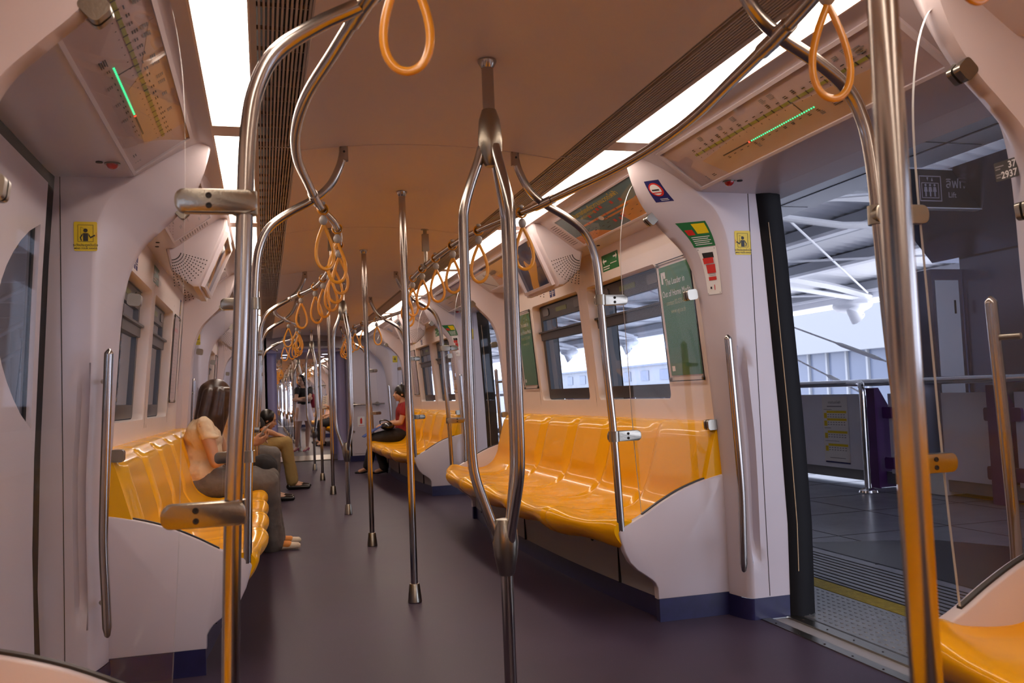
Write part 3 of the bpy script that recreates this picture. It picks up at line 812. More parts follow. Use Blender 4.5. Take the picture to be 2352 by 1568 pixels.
def bars(x0, y0, n, w, h, step, vert=False, jit=.3):
    out = []
    for i in range(n):
        ww = w*(1-rnd.random()*jit)
        out.append(rect(x0, x0+ww, y0-i*step, y0-i*step+h) if not vert else rect(x0+i*step, x0+i*step+h, y0, y0+ww))
    return out
def lump(r, name, m, Mx, polys, z, th=.0005): return layer(r, name, m, Mx, polys, z, th)

def route_map(s, yc, detail=True):
    """x from -.79 to .79; measured along the coach so that +x is to the viewer's right"""
    r = thing('route_map', 'x', 'route map', (s*1.06, yc, 2.0))
    Mx = slopeM(s, yc, .148)
    W, H = .735, .118
    mb = MB()
    for p in (rect(-W-.022, W+.022, H, H+.014), rect(-W-.022, W+.022, -H-.012, -H), rect(-W-.022, -W, -H, H), rect(W, W+.022, -H, H)): plate(mb, p, Mx, 0, .009)
    mb.build('frame', 'lining', r)
    layer(r, 'backing', 'pink', Mx, [rect(-W, W, -H, H)], .0005)
    q = -s   # +1: far end of the coach lies to the viewer's left on the platform side
    X = lambda yy: (yc-yy)*s     # coach position -> local x
    # tan town area of the print
    a, b = X(yc-.62), X(yc+.55)
    ta = [(3.30, -H), (2.30, -H), (2.15, -.02), (2.9, .03), (3.36, -.01)] if s > 0 else [(3.33, -.045), (2.80, -.02), (2.74, .03), (2.45, .10), (2.45, H), (3.36, H)]
    layer(r, 'map_area', 'tan', Mx, [[(X(q-2.805+yc), v) for q, v in ta][::(1 if s > 0 else -1)]], .0012)
    L = lambda yy: X(yy-2.805+yc)
    layer(r, 'green_line', 'olive', Mx, [rect(min(L(3.36), L(2.22)), max(L(3.36), L(2.22)), .022, .034)], .0018)
    layer(r, 'branch_line', 'ink', Mx, [rect(min(L(3.22), L(3.01)), max(L(3.22), L(3.01)), -.037, -.031), rect(L(2.66)-.003, L(2.66)+.003, -.03, .022)], .0018)
    if detail:
        P = []; Q = []
        for i in range(22):
            x = L(3.34-i*.052); P.append(rect(x-.003, x+.003, .020, .036)); n = rnd.choice((1, 2, 2, 3)); P += bars(x-.006, .046, n, .020, .0035, -.007)
            if rnd.random() < .45: Q += bars(x-.008, .072, rnd.choice((3, 4)), .030, .004, -.006)
            P.append(rect(x-.0015, x+.0015, .006, .010))
        for i in range(13):
            x = L(3.2-i*.05); P += bars(x-.004, -.05, rnd.choice((1, 2)), .018, .003, .006)
            if rnd.random() < .25: Q += bars(x, -.062, 3, .026, .0035, .006)
        P += bars(L(2.52), -.048, 4, .05, .003, .006); P += bars(L(3.38)-.02, -.09, 2, .03, .004, .008); Q += bars(L(3.45), -.085, 3, .012, .005, .009)
        Q += bars(L(2.24)-.03, .05, 4, .05, .004, -.008)
        layer(r, 'station_marks', 'ink', Mx, P, .0024); layer(r, 'notes_print', 'grey', Mx, Q, .0024)
        for i in range(30):
            x = L(2.60+i*.0138); mb = MB(); mb.lathe([(.0033, 0), (.0033, .002), (.0015, .003)], (0, 0, 0), 8); mb.xf(sh(Mx, x, -.034) @ Matrix.Translation((0, 0, .002)))
            o = mb.build('led', 'led', r)
        mb = MB(); mb.lathe([(.0045, 0), (.0045, .003), (.002, .0042)], (0, 0, 0), 8); mb.xf(sh(Mx, L(3.018), -.034) @ Matrix.Translation((0, 0, .002))); mb.build('red_led', 'ledred', r)
        if s > 0: layer(r, 'green_indicator', 'led', Mx, [rrect(L(2.205)-.012, L(2.205)+.012, .014, .036, .005)], .002, .002)
    layer(r, 'cover', 'acrylic', Mx, [rect(-W, W, -H, H)], .0065, .001)
    return r
def place_map(s, j, detail, label):
    r = route_map(s, DC+PY*j-.015, detail); r['label'] = label; r['group'] = 'route maps over the doorways'
for s in (1, -1):
    place_map(s, 0, True, 'route map panel with a row of green lights over the first doorway, '+SIDE[s])
    place_map(s, 1, False, 'route map panel over the second doorway, '+SIDE[s]); place_map(s, 2, False, 'route map panel over the third doorway, '+SIDE[s])

def advert(s, yc, design, label, W=.60):
    r = thing('advertisement', label, 'advertisement', (s*1.06, yc, 2.0))
    Mx = slopeM(s, yc, .150); H = .112
    mb = MB()
    for p in (rect(-W-.012, W+.012, H, H+.010), rect(-W-.012, W+.012, -H-.012, -H), rect(-W-.012, -W, -H, H), rect(W, W+.012, -H, H)): plate(mb, p, Mx, 0, .006)
    mb.build('frame', 'lining', r)
    if design == 'festival':
        layer(r, 'backing', 'teal', Mx, [rect(-W, W, -H, H)], .0005)
        layer(r, 'orange_print', 'orange', Mx, [[(-W, -H), (-W+.45, -H), (-W+.3, -.06), (-W, -.05)], [(W, -H), (W-.48, -H), (W-.5, -.045), (W-.2, .005), (W, .0)], rect(-.42, W, -.012, .000), rect(-.1, .5, -.035, -.024)], .0012)
        layer(r, 'red_print', 'red', Mx, [rect(x, x+.012, -.014, .002) for x in (-.4, -.28, -.16, -.02, .12, .26, .4)]+[rect(x, x+.03, y, y+.02) for x, y in ((-.1, .03), (-.05, .035), (.0, .038), (.14, .03), (.24, .02), (-.2, .02), (-.02, -.075), (.05, -.08), (.1, -.07))], .002)
        mb = MB(); plate(mb, [(.03*cos(a)-.1, .016*sin(a)-.014) for a in [2*pi*i/20 for i in range(20)]], Mx, .0026, .003); mb.build('badge', 'white', r)
        txt(r, 'เส้นทางท่องเที่ยวตามแนวรถไฟฟ้า', .040, sh(Mx, -.36, .062), 'yellow', bold=.0004, sx=1.25); txt(r, 'สถานที่น่าสนใจใกล้สถานี', .022, sh(Mx, -.3, .036), 'yellow', sx=1.1)
        P = []
        for i in range(26): P += bars(rnd.uniform(-W+.05, W-.1), rnd.uniform(-.09, -.02), 1, .03, .003, .006)
        layer(r, 'notes_print', 'ink', Mx, P, .0024)
    elif design == 'new':
        layer(r, 'backing', 'tan', Mx, [rect(-W, W, -H, H)], .0005)
        layer(r, 'dark_strip', 'navy', Mx, [rect(-W, W, H-.022, H-.004)], .0012)
        layer(r, 'white_area', 'white', Mx, [[(-W, -H), (-W+.30, -H), (-W+.45, .07), (-W, .07)]], .0012)
        layer(r, 'pen_print', 'grey', Mx, [[(-W+.02, .02), (-W+.10, -.03), (-W+.24, -.105), (-W+.22, -.11), (-W+.06, -.03)]], .0018)
        txt(r, 'New', .060, sh(Mx, -.36, .01), 'ink', bold=.001); txt(r, 'Education', .060, sh(Mx, -.22, .01), 'grey')
        layer(r, 'orange_print', 'orange', Mx, [rect(-.2, .4, -.05, -.02), rect(.0, W, -.09, -.06)], .0018)
    else:
        layer(r, 'backing', 'pink', Mx, [rect(-W, W, -H, H)], .0005)
        layer(r, 'blue_print', 'blue', Mx, [rect(-.5, -.32, .0, .08), rect(.1, .16, -.02, .05)], .0012)
        P = []
        for i in range(30): P += bars(rnd.uniform(-W+.05, W-.15), rnd.uniform(-.09, .08), 1, .09, .004, .006)
        layer(r, 'notes_print', 'grey', Mx, P, .0018)
    layer(r, 'cover', 'acrylic', Mx, [rect(-W, W, -H, H)], .004, .001)
    return r
for s in (1, -1):
    for k in (0, 1):
        c = bench_c(k)-.04
        advert(s, c-1.14, {(1, 0): 'festival', (-1, 0): 'plain', (1, 1): 'plain', (-1, 1): 'plain'}[s, k], 'advert strip over the %s bench, %s, on the near side of the monitor' % (('first', 'second')[k], SIDE[s]))
        advert(s, c+1.16, {(1, 0): 'new', (-1, 0): 'plain', (1, 1): 'plain', (-1, 1): 'plain'}[s, k], 'advert strip over the %s bench, %s, on the far side of the monitor' % (('first', 'second')[k], SIDE[s]))
advert(1, .7, 'plain', 'advert strip over the bench beside the camera, platform side')

# monitor pods hanging from the soffit over the middle of a bench, speaker cheeks at both ends
def monitor(s, yc):
    r = thing('monitor', 'x', 'monitor', (s*1.05, yc, 1.9))
    F = [(.895, 2.10), (.905, 2.045), (1.055, 1.700), (1.085, 1.700), (1.12, 1.725), (1.20, 1.80), (1.225, 1.915), (1.20, 2.10)]
    mb = MB(); L = .36
    def off(t): return [(x+(1.06-x)*t, z+(1.95-z)*t) for x, z in F]
    mb.loft([[(s*x, yc+y, z) for x, z in off(t)] for y, t in ((-L, .10), (-L+.008, .03), (-L+.022, 0), (L-.022, 0), (L-.008, .03), (L, .10))])
    mb.build('housing', 'lining', r, smooth=30)
    o = V((s*.980, yc, 1.8725)); Mx = frameM(o, (0, -s, 0), (-s*.150, 0, .345))
    mb = MB()
    for p in (rect(-.30, .30, .150, .170), rect(-.30, .30, -.170, -.150), rect(-.30, -.27, -.15, .15), rect(.27, .30, -.15, .15)): plate(mb, p, Mx, 0, .022)
    mb.build('bezel', 'lining', r, smooth=0)
    layer(r, 'display', 'display', Mx, [rect(-.27, .27, -.15, .15)], .001, .002)
    for d in (-1, 1):
        mb = MB()
        for i in range(11):
            for j in range(11):
                rr = .035+.016*i; a = math.radians(196+j*7.0); x = 1.195+rr*cos(a)*.98; z = 1.905+rr*sin(a)
                if z > 1.92 or i < 1: continue
                mb.lathe([(.0036, d*(L+.001)), (.0036, d*(L+.0016))], (s*x, yc, z), 6, axis='y')
        mb.build('speaker_grille', 'dark', r)
        mb = MB(); mb.lathe([(.205, 0)], (0, 0, 0), 3) if False else None
    return r
M['display'] = None
def display_mat():
    m = bpy.data.materials.new('display'); m.use_nodes = True; nt = m.node_tree; b = nt.nodes['Principled BSDF']
    tc = nt.nodes.new('ShaderNodeTexCoord'); n = nt.nodes.new('ShaderNodeTexNoise'); n.inputs['Scale'].default_value = 5; n.inputs['Detail'].default_value = 1
    r = nt.nodes.new('ShaderNodeValToRGB'); r.color_ramp.interpolation = 'CONSTANT'; e = r.color_ramp.elements
    e[0].color = (.012, .014, .03, 1); e[0].position = 0; e[1].color = (.30, .12, .02, 1); e[1].position = .55
    x = r.color_ramp.elements.new(.47); x.color = (.05, .03, .03, 1)
    nt.links.new(tc.outputs['Object'], n.inputs['Vector']); nt.links.new(n.outputs['Fac'], r.inputs['Fac'])
    nt.links.new(r.outputs['Color'], b.inputs['Base Color']); nt.links.new(r.outputs['Color'], b.inputs['Emission Color']); b.inputs['Emission Strength'].default_value = .35
    b.inputs['Roughness'].default_value = .08; return m
M['display'] = display_mat()
for s in (1, -1):
    for k in (0, 1, 3):
        m_ = monitor(s, bench_c(k)-.04)
        m_['label'] = 'cream monitor pod over the %s, %s' % ({0: 'first bench', 1: 'second bench', 3: 'first bench of the far coach'}[k], SIDE[s])
    # air slots beside each pod
    for k in (0, 1):
        mb = MB(); Mx = slopeM(s, bench_c(k)-.04-.445, .15)
        for i in range(12): plate(mb, rect(-.045, .045, -.085+i*.0155, -.0825+i*.0155), Mx, -.001, .0008)
        r = thing('slotted_vent', 'row of thin slots near the monitor of the %s bench, %s' % (('first', 'second')[k], SIDE[s]), 'vent', (s*1.05, bench_c(k)-.485, 2))
        mb.build('slot', 'dark', r)

# stickers --------------------------------------------------------------
def mind_hands(s, Mx, label):
    r = thing('warning_sticker', label, 'sticker', Mx.translation, 'mind your hands stickers')
    layer(r, 'backing', 'yellow', Mx, [rrect(-.040, .040, -.055, .055, .006)], .0004)
    f = -s   # hand caught on the door side
    P = []
    for a, b, t in (((-.026, .043), (.026, .043), .0012), ((-.026, -.020), (.026, -.020), .0012), ((-.026, -.020), (-.026, .043), .0012), ((.026, -.020), (.026, .043), .0012), ((-.016, -.0), (-.016, .034), .0008), ((-.016, .034), (.004, .024), .0008)):
        P.append(rect(min(a[0], b[0])-t/2, max(a[0], b[0])+t/2, min(a[1], b[1])-t/2, max(a[1], b[1])+t/2) if a[0] == b[0] or a[1] == b[1] else [a, b, (b[0], b[1]+t), (a[0], a[1]+t)])
    P.append([(.0075*cos(2*pi*i/16), .022+.0075*sin(2*pi*i/16)) for i in range(16)])
    P.append(rect(-.0085, .0085, -.018, .012))
    P += [[(f*-.010, .012), (f*-.020, -.004), (f*-.016, -.017), (f*-.012, -.017), (f*-.0155, -.005), (f*-.010, .004)], [(f*.010, .012), (f*.017, -.001), (f*.032, .007), (f*.033, .002), (f*.017, -.008), (f*.010, .003)]]
    layer(r, 'figure', 'ink', Mx, [p if i < 8 or f > 0 else p[::-1] for i, p in enumerate(P)], .0012)
    layer(r, 'impact_mark', 'red', Mx, [[(f*.034+dx, .006+dy), (f*.034+dx*3, .006+dy*3), (f*.034+dx*3+.001, .006+dy*3+.001), (f*.034+dx+.001, .006+dy+.001)] for dx, dy in ((.001, .003), (-.001, -.003), (.002*f, .0), (.0018*f, .0025), (.0018*f, -.0025))], .0012)
    txt(r, 'ระวังประตูหนีบมือ', .0125, sh(Mx, 0, -.037), 'ink', .0014, 'CENTER', .0002)
    txt(r, 'MIND YOUR HANDS', .0085, sh(Mx, 0, -.048), 'ink', .0014, 'CENTER', .0002)
    return r
def revealM(s, y, x, z): return frameM((s*x, y, z), (1, 0, 0), (0, 0, 1))
for j in (0, 1, 2):
    yy = DC+PY*j+.7915
    mind_hands(1, revealM(1, yy, 1.393, 1.688), 'yellow mind your hands sticker beside the %s doorway, platform side' % ORD[j])
    mind_hands(-1, revealM(-1, yy, 1.348, 1.692), 'yellow mind your hands sticker beside the %s doorway, closed-door side' % ORD[j])
# a sticker on the near closed door leaf
Mx = frameM((-1.447, 2.50, 1.70), (0, 1, 0), (.06, 0, 1))
r = thing('warning_sticker', 'yellow sticker at the frame edge on the closed door leaf', 'sticker', (-1.447, 2.50, 1.70))
layer(r, 'backing', 'yellow', Mx, [rrect(-.04, .04, -.06, .06, .006)], .0004); layer(r, 'marks', 'ink', Mx, bars(-.02, .04, 9, .05, .003, .010), .0012)

def bent(name, mats, s, d, t0, t1, w0, w1, off=.0012, parent=None, n=8, half=0):
    """sheet that follows the arch face: t0..t1 = height range as (z0,z1), w = position across the arch (0 bench edge .. 1 door edge)"""
    a = cr([(p[0], p[1], 0) for p in PA], 5); b = cr([(p[0], p[1], 0) for p in PB], 5)
    prof = [(p, q) for p, q in zip(a, b)]; rings = []
    def at(z, w):
        best = None
        for (p, q), (p2, q2) in zip(prof, prof[1:]):
            A = p.lerp(q, w); B = p2.lerp(q2, w)
            if B.y <= z <= A.y:
                k = (A.y-z)/(A.y-B.y+1e-9); c = A.lerp(B, k); tg = (A-B).normalized(); nn = V((-tg.y, tg.x, 0)) if tg.y > 0 else V((tg.y, -tg.x, 0)); return c, nn, w
        A = prof[0][0].lerp(prof[0][1], w); return A, V((-1, 0, 0)), w
    ysec = [(.12, .925), (.5, .868), (.86, .818), (0, .955), (1, .80)]
    def yof(w): return interp(sorted([(a_, b_) for a_, b_ in ysec]), w)
    for i in range(n+1):
        z = t0+(t1-t0)*i/n; row = []
        for k in range(5):
            w = w0+(w1-w0)*k/4; c, nn, _ = at(z, w)
            row.append((s*(c.x+nn.x*off-.0035), d*yof(w), c.y+nn.y*off))
        rings.append(row)
    mb = MB(); mb.loft(rings, closed=False); return mb
def put(mb, y): 
    for p in mb.v: p.y += y
    return mb
def bend_part(r, name, m, s, d, yc, z0, z1, w0, w1, off=.0015): return put(bent(name, m, s, d, z0, z1, w0, w1, off), yc).build(name, m, r, smooth=60)
def emergency(s, d, j):
    yc = DC+PY*j
    lab = 'at the %s edge of the %s doorway, %s' % ('far' if d > 0 else 'near', ORD[j], SIDE[s])
    g = thing('door_release_sticker', 'green instruction sticker '+lab, 'sticker', (s*1.2, yc+d*.85, 1.7))
    bend_part(g, 'backing', 'green', s, d, yc, 1.682, 1.795, .30, .80)
    bend_part(g, 'yellow_field', 'yellow', s, d, yc, 1.742, 1.787, .52, .76, .0025)
    bend_part(g, 'red_field', 'red', s, d, yc, 1.738, 1.762, .34, .47, .0025)
    for i in range(5): bend_part(g, 'print_line', 'white', s, d, yc, 1.692+i*.0085, 1.695+i*.0085, .36, .74-.05*(i % 2), .0025)
    e = thing('emergency_call_box', 'white box with red emergency handle '+lab, 'emergency handle', (s*1.22, yc+d*.85, 1.57))
    bend_part(e, 'plate', 'white', s, d, yc, 1.462, 1.678, .34, .80, .003)
    bend_part(e, 'recess', 'dark', s, d, yc, 1.630, 1.655, .42, .70, .0045)
    bend_part(e, 'red_handle', 'red', s, d, yc, 1.605, 1.632, .42, .70, .010)
    bend_part(e, 'red_cover', 'red', s, d, yc, 1.560, 1.600, .44, .70, .0055)
    bend_part(e, 'red_slot', 'red', s, d, yc, 1.527, 1.543, .45, .69, .0055)
    for z in (1.548, 1.555): bend_part(e, 'print_line', 'grey', s, d, yc, z, z+.002, .46, .68, .0055)
    bend_part(e, 'key_hole', 'ink', s, d, yc, 1.488, 1.498, .46, .51, .0055); bend_part(e, 'red_arc', 'red', s, d, yc, 1.482, 1.506, .59, .61, .0055)
    for z in (1.467, 1.671):
        for w_ in (.36, .76): bend_part(e, 'screw', 'grey', s, d, yc, z-.002, z+.003, w_, w_+.02, .0055)
for s, d, j in ((1, 1, 0), (-1, -1, 0), (1, 1, 1)): emergency(s, d, j)
# no smoking sticker high on the first arch
r = thing('no_smoking_sticker', 'dark blue no smoking sticker on the arch beside the first doorway, platform side', 'sticker', (.95, DC+.85, 1.95))
bend_part(r, 'backing', 'navy', 1, 1, DC, 1.890, 1.985, .30, .62, .0015)
for nm, m_, k_, o_ in (('red_ring', 'red', 1., .0032), ('white_disc', 'white', .78, .0046)):
    rows = [bent('t', None, 1, 1, 1.945+.030*k_*cos(a)-.0001, 1.945+.030*k_*cos(a), .46-.13*k_*sin(a), .46+.13*k_*sin(a), o_, n=1).v[5:10] for a in [math.radians(8+164*i/12) for i in range(13)]]
    mbd = MB(); mbd.loft(rows, closed=False); put(mbd, DC).build(nm, m_, r, smooth=0)
bend_part(r, 'cigarette', 'ink', 1, 1, DC, 1.941, 1.947, .39, .53, .006); bend_part(r, 'red_bar', 'red', 1, 1, DC, 1.930, 1.934, .37, .55, .006)
for z in (1.896, 1.902): bend_part(r, 'print_line', 'white', 1, 1, DC, z, z+.002, .42, .56, .003)
# number plate on the near arch
yc = DC
Mx = frameM((1.236, DC-.862, 1.60), (.10, 1.0, 0) if False else (.02, -1, 0), (-.10, 0, 1))
def numplate(Mx, lab, a='37', b='2937'):
    r = thing('number_plate', lab, 'sign', Mx.translation)
    layer(r, 'backing', 'ink', Mx, [rrect(-.038, .038, -.026, .026, .003)], .0004)
    txt(r, a, .026, sh(Mx, .034, .003), 'white', .0014, 'RIGHT', .0006); txt(r, b, .026, sh(Mx, .034, -.021), 'white', .0014, 'RIGHT', .0006)
    layer(r, 'small_print', 'grey', Mx, [rect(-.034, -.006, .012, .015), rect(-.034, -.018, .005, .008), rect(-.034, -.012, -.010, -.007), rect(-.034, -.02, -.017, -.014)], .0012)
numplate(Mx, 'small dark plate numbered 37 and 2937 on the arch nearest the camera')
# wall stickers
def wall_sticker(s, y, z, w, h, back, parts, name, label, cat='sticker'):
    Mx = wallM(s, y, z); r = thing(name, label, cat, Mx.translation)
    layer(r, 'backing', back, Mx, [rect(-w/2, w/2, -h/2, h/2)], .0004)
    for nm, m, polys in parts: layer(r, nm, m, Mx, polys, .0012)
    return r, Mx
arrowL = [(-.115, .012), (-.095, .030), (-.095, .016), (-.055, .016), (-.055, .006), (-.095, .006), (-.095, -.008)]
for s in (1, -1):
    for k in (0, 1):
        y = bench_c(k)-.60 if s > 0 else bench_c(k)+.0
        r, Mx = wall_sticker(s, y, 1.820, .26, .10, 'green', [('arrow', 'white', [arrowL, [(-x, y_+.012) for x, y_ in arrowL][::-1]]), ('print_line', 'white', [rect(-.115, -.01, -.026, -.020), rect(-.115, -.02, -.040, -.034), rect(.0, .1, -.014, -.010)])],
            'exit_sticker', 'green double arrow sticker above the %s bench, %s' % (('first', 'second')[k], SIDE[s]))
        y = bench_c(k)+.55 if s > 0 else bench_c(k)-.85
        for q, dy in enumerate((-.035, .035)):
            wall_sticker(s, y+dy, 1.80, .055, .13, 'navy', [('pictogram', ('white', 'red')[q], [rrect(-.018, .018, .0, .045, .01)]), ('print_line', 'white', [rect(-.02, .02, -.03, -.026), rect(-.02, .012, -.042, -.038)])],
                'notice_sticker', 'small blue notice sticker, %s of a pair over the %s bench, %s' % (('nearer', 'farther')[q], ('first', 'second')[k], SIDE[s]))
        y = bench_c(k)-1.66 if s > 0 else bench_c(k)+1.6
        wall_sticker(s, y, 1.78, .085, .15, 'navy', [('pictogram', 'yellow', [[(-.025, -.02), (.0, .0), (-.005, .06), (.012, .06), (.022, .02), (.005, -.03), (-.02, -.05)]]), ('print_line', 'white', [rect(-.035, .035, -.055, -.051), rect(-.035, .02, -.066, -.062)])],
            'priority_seat_sticker', 'blue and yellow seat sticker on the wall of the %s bench, %s' % (('first', 'second')[k], SIDE[s]))
# framed wall posters beside the windows
def poster(s, y, kind, label):
    r = thing('poster', label, 'poster', (s*1.35, y, 1.08)); W, z0, z1 = .20, 1.085, 1.70
    Mx = frameM((s*interp(XW, 1.39)-s*.004, y, 1.39), (0, -s, 0), (s*-.083, 0, 1)); H = .31
    layer(r, 'backing', 'green' if kind == 'green' else 'pink', Mx, [rect(-.175, .175, -.285, .29)], .001)
    if kind == 'green':
        layer(r, 'logo', 'white', Mx, [rect(-.155, -.105, .245, .262), rect(-.155, -.135, .20, .262), rect(-.128, -.105, .228, .25)], .002)
        for i, (t, z, sz) in enumerate((('The Leader in', .190, .047), ('Out of Home Media', .130, .047), ('contact 02-273-8884', .085, .035), ('www.vgi.co.th', .040, .035))):
            txt(r, t, sz, sh(Mx, 0.0, z), 'white' if i < 2 else 'olive2', .003, 'CENTER', 0, .84)
        layer(r, 'footer', 'white', Mx, [rect(-.155, -.12, -.262, -.235)], .002)
    else:
        P = []
        for i in range(20): P += bars(-.15, .25-i*.026, 1, .30, .004, .006)
        layer(r, 'print_line', 'grey', Mx, P, .002); layer(r, 'red_print', 'red', Mx, [rect(-.12, .1, .2, .225)], .0022)
    layer(r, 'cover', 'acrylic', Mx, [rect(-.195, .195, -.315, .315)], .005, .003)
    mb = MB()
    for x in (-.183, .183):
        for z in (-.303, .303): mb.lathe([(.009, .0), (.009, .012), (.006, .014)], (0, 0, 0), 12); mb.v[-36:] = [sh(Mx, x, z) @ p for p in mb.v[-36:]]
    mb.build('stud', 'steeld', r)
    mb = MB()
    for p in (rect(-.195, .195, .312, .316), rect(-.195, .195, -.316, -.312), rect(-.197, -.194, -.316, .316), rect(.194, .197, -.316, .316)): plate(mb, p, Mx, .004, .009)
    mb.build('border', 'black', r)
M['olive2'] = mat('print_olive_pale', (.45, .46, .22), .5)
for s in (1, -1):
    for k in (0, 1):
        for q, dy in (('near', -1.435), ('far', 1.33)):
            poster(s, bench_c(k)+dy, 'green' if s > 0 and k == 0 else 'pink', '%s framed poster at the %s end of the %s bench, %s' % ('green' if s > 0 and k == 0 else 'pale', q, ('first', 'second')[k], SIDE[s]))
# door lamps and small sensors on the soffit
for s in (1, -1):
    for j in (0, 1, 2):
        y = DC+PY*j+.585; t = thing('door_warning_lamp', 'small red dome lamp under the soffit of the %s doorway, %s' % (ORD[j], SIDE[s]), 'lamp', (s*1.222, y, 1.915))
        mb = MB(); mb.ball((s*1.222, y, 1.9165), .021, .021, .021, 16, 10); mb.build('dome', 'lamp_red', t)
        MB().lathe([(.027, 1.9135), (.027, 1.918)], (s*1.222, y, 0), 18).build('rim', 'steeld', t)
        t = thing('soffit_sensor', 'small dark oval recess beside the red lamp of the %s doorway, %s' % (ORD[j], SIDE[s]), 'sensor', (s*1.255, y-.02, 1.915))
        MB().lathe([(.012, 1.9135), (.012, 1.917)], (s*1.262, y-.02, 0), 14).build('lens', 'dark', t)
    for k in (0, 1):
        for q, (dy, x) in enumerate(((-.60, 1.245), (-.47, 1.262))):
            t = thing('soffit_sensor', 'small dark dot over the %s bench, %s, %s the monitor' % (('first', 'second')[k], SIDE[s], ('farther from', 'closer to')[q]), 'sensor', (s*x, bench_c(k)+dy, 1.915))
            MB().lathe([(.010, 1.9135), (.010, 1.917)], (s*x, bench_c(k)+dy, 0), 14).build('lens', 'dark', t)
# near coach end wall: grab bar, cabinet door, extinguisher sticker
t = thing('grab_bar', 'short horizontal steel bar across the coach end wall', 'grab bar', (.95, 15.3, .95))
MB().cyl((.71, 15.28, .955), (1.26, 15.28, .955), .016).build('bar', 'steel', t)
mb = MB()
for x in (.74, 1.14): mb.cyl((x, 15.28, .955), (x, 15.35, .955), .013); mb.lathe([(.04, 15.335), (.04, 15.35)], (x, 0, .955), 18, axis='y')
mb.build('bracket', 'steeld', t)
Mx = frameM((.97, 15.348, .50), (1, 0, 0), (0, 0, 1))
t = thing('cabinet_hatch', 'flush pale hatch low on the coach end wall under the grab bar', 'hatch', (.97, 15.35, .1))
layer(t, 'panel', 'lining', Mx, [rect(-.24, .24, -.37, .30)], .0, .004)
MB().lathe([(.018, 15.336), (.018, 15.346)], (.735, 0, .50), 14, axis='y').build('lock', 'steeld', t)
t = thing('fire_extinguisher_sticker', 'white sticker with red extinguisher on the end wall hatch', 'sticker', (.86, 15.34, .66))
Mx = frameM((.86, 15.340, .68), (1, 0, 0), (0, 0, 1))
layer(t, 'backing', 'white', Mx, [rrect(-.06, .06, -.10, .07, .008)], .0); layer(t, 'pictogram', 'red', Mx, [rrect(-.018, .018, -.05, .035, .012), rect(-.006, .012, .035, .05), rect(-.045, .045, -.085, -.078)], .002)
# ---------------------------------------------------------------- the station outside the open doors
M['platform'] = floor_mat('granite', (.24, .245, .28), (.34, .34, .39), .22, 300., .12)
M['tactile'] = mat('tactile_yellow', (.36, .26, .02), .6, bump=.4, bscale=120, vary=.2, vscale=30)
M['plate'] = mat('chequer_metal', (.30, .31, .32), .35, .6, vary=.15, vscale=20)
M['purple'] = mat('purple_post', (.10, .03, .14), .35, vary=.1)
M['fence'] = mat('fence_panel', (.74, .75, .84), .5)
M['rod'] = mat('rod_white', (.85, .85, .88), .4)
M['canopy'] = mat('canopy_white', (.90, .91, .95), .4)
M['deck'] = mat('roof_deck', (.80, .81, .84), .5)
M['beamg'] = mat('beam_grey', (.42, .43, .47), .5)
M['concrete'] = mat('concrete', (.42, .40, .40), .8, vary=.2, vscale=4)
M['facade'] = mat('pale_facade', (.24, .25, .27), .7)
M['street'] = mat('street_bounce', (.80, .80, .80), .9)  # very pale so the street throws light up at the canopy
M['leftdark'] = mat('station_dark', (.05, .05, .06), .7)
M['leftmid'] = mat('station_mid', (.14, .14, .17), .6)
M['facadeg'] = mat('facade_glass', (.11, .13, .18), .25)
M['shaft'] = mat('shaft_steel', (.26, .25, .31), .22, .8, bump=.05, bscale=8)
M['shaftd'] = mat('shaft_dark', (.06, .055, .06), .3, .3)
struct(MB().box(1.60, 11.5, -10, 70, -.35, -.004).build('ground_platform', 'platform'))
# bumpy nosing plate with raised teardrops
pl = struct(MB().box(1.585, 1.965, .6, 20, -.2, .002).build('floor_nosing', 'plate'))
mb = MB()
for i in range(62):
    for j in range(9):
        x = 1.615+j*.040; y = 1.9+i*.040+(.020 if j % 2 else 0)
        if y > 4.4: continue
        mb.ball((x, y, .001), .0055, .013, .0045, 8, 4)
tag(mb.build('tread_bumps', 'plate'), 'raised teardrop bumps pressed into the grey platform edge plate', 'tread', kind='stuff')
struct(MB().box(1.97, 2.085, -2, 40, -.1, .003).build('floor_line', 'tactile'))
struct(MB().box(2.092, 2.104, -2, 40, -.1, .002).build('trim_15', 'dark'))
mb = MB()
for i in range(9): mb.box(2.14+i*.048, 2.15+i*.048, -2, 40, -.1, -.002)
struct(mb.build('trim_16', 'dark'))
mb = MB()
for x in (3.0, 3.9, 4.8): mb.box(x, x+.006, -2, 30, -.1, -.0025)
for i in range(36): mb.box(2.6, 12, i*.9-1, i*.9-.994, -.1, -.0025)
struct(mb.build('trim_17', 'dark'))
mb = MB(); mb.add([(2.62, 5.2, -.001), (3.4, 4.9, -.001), (4.1, 3.6, -.001), (2.62, 3.0, -.001)], [(0, 1, 2, 3)]); struct(mb.build('floor_patch', 'shaftd', smooth=0))
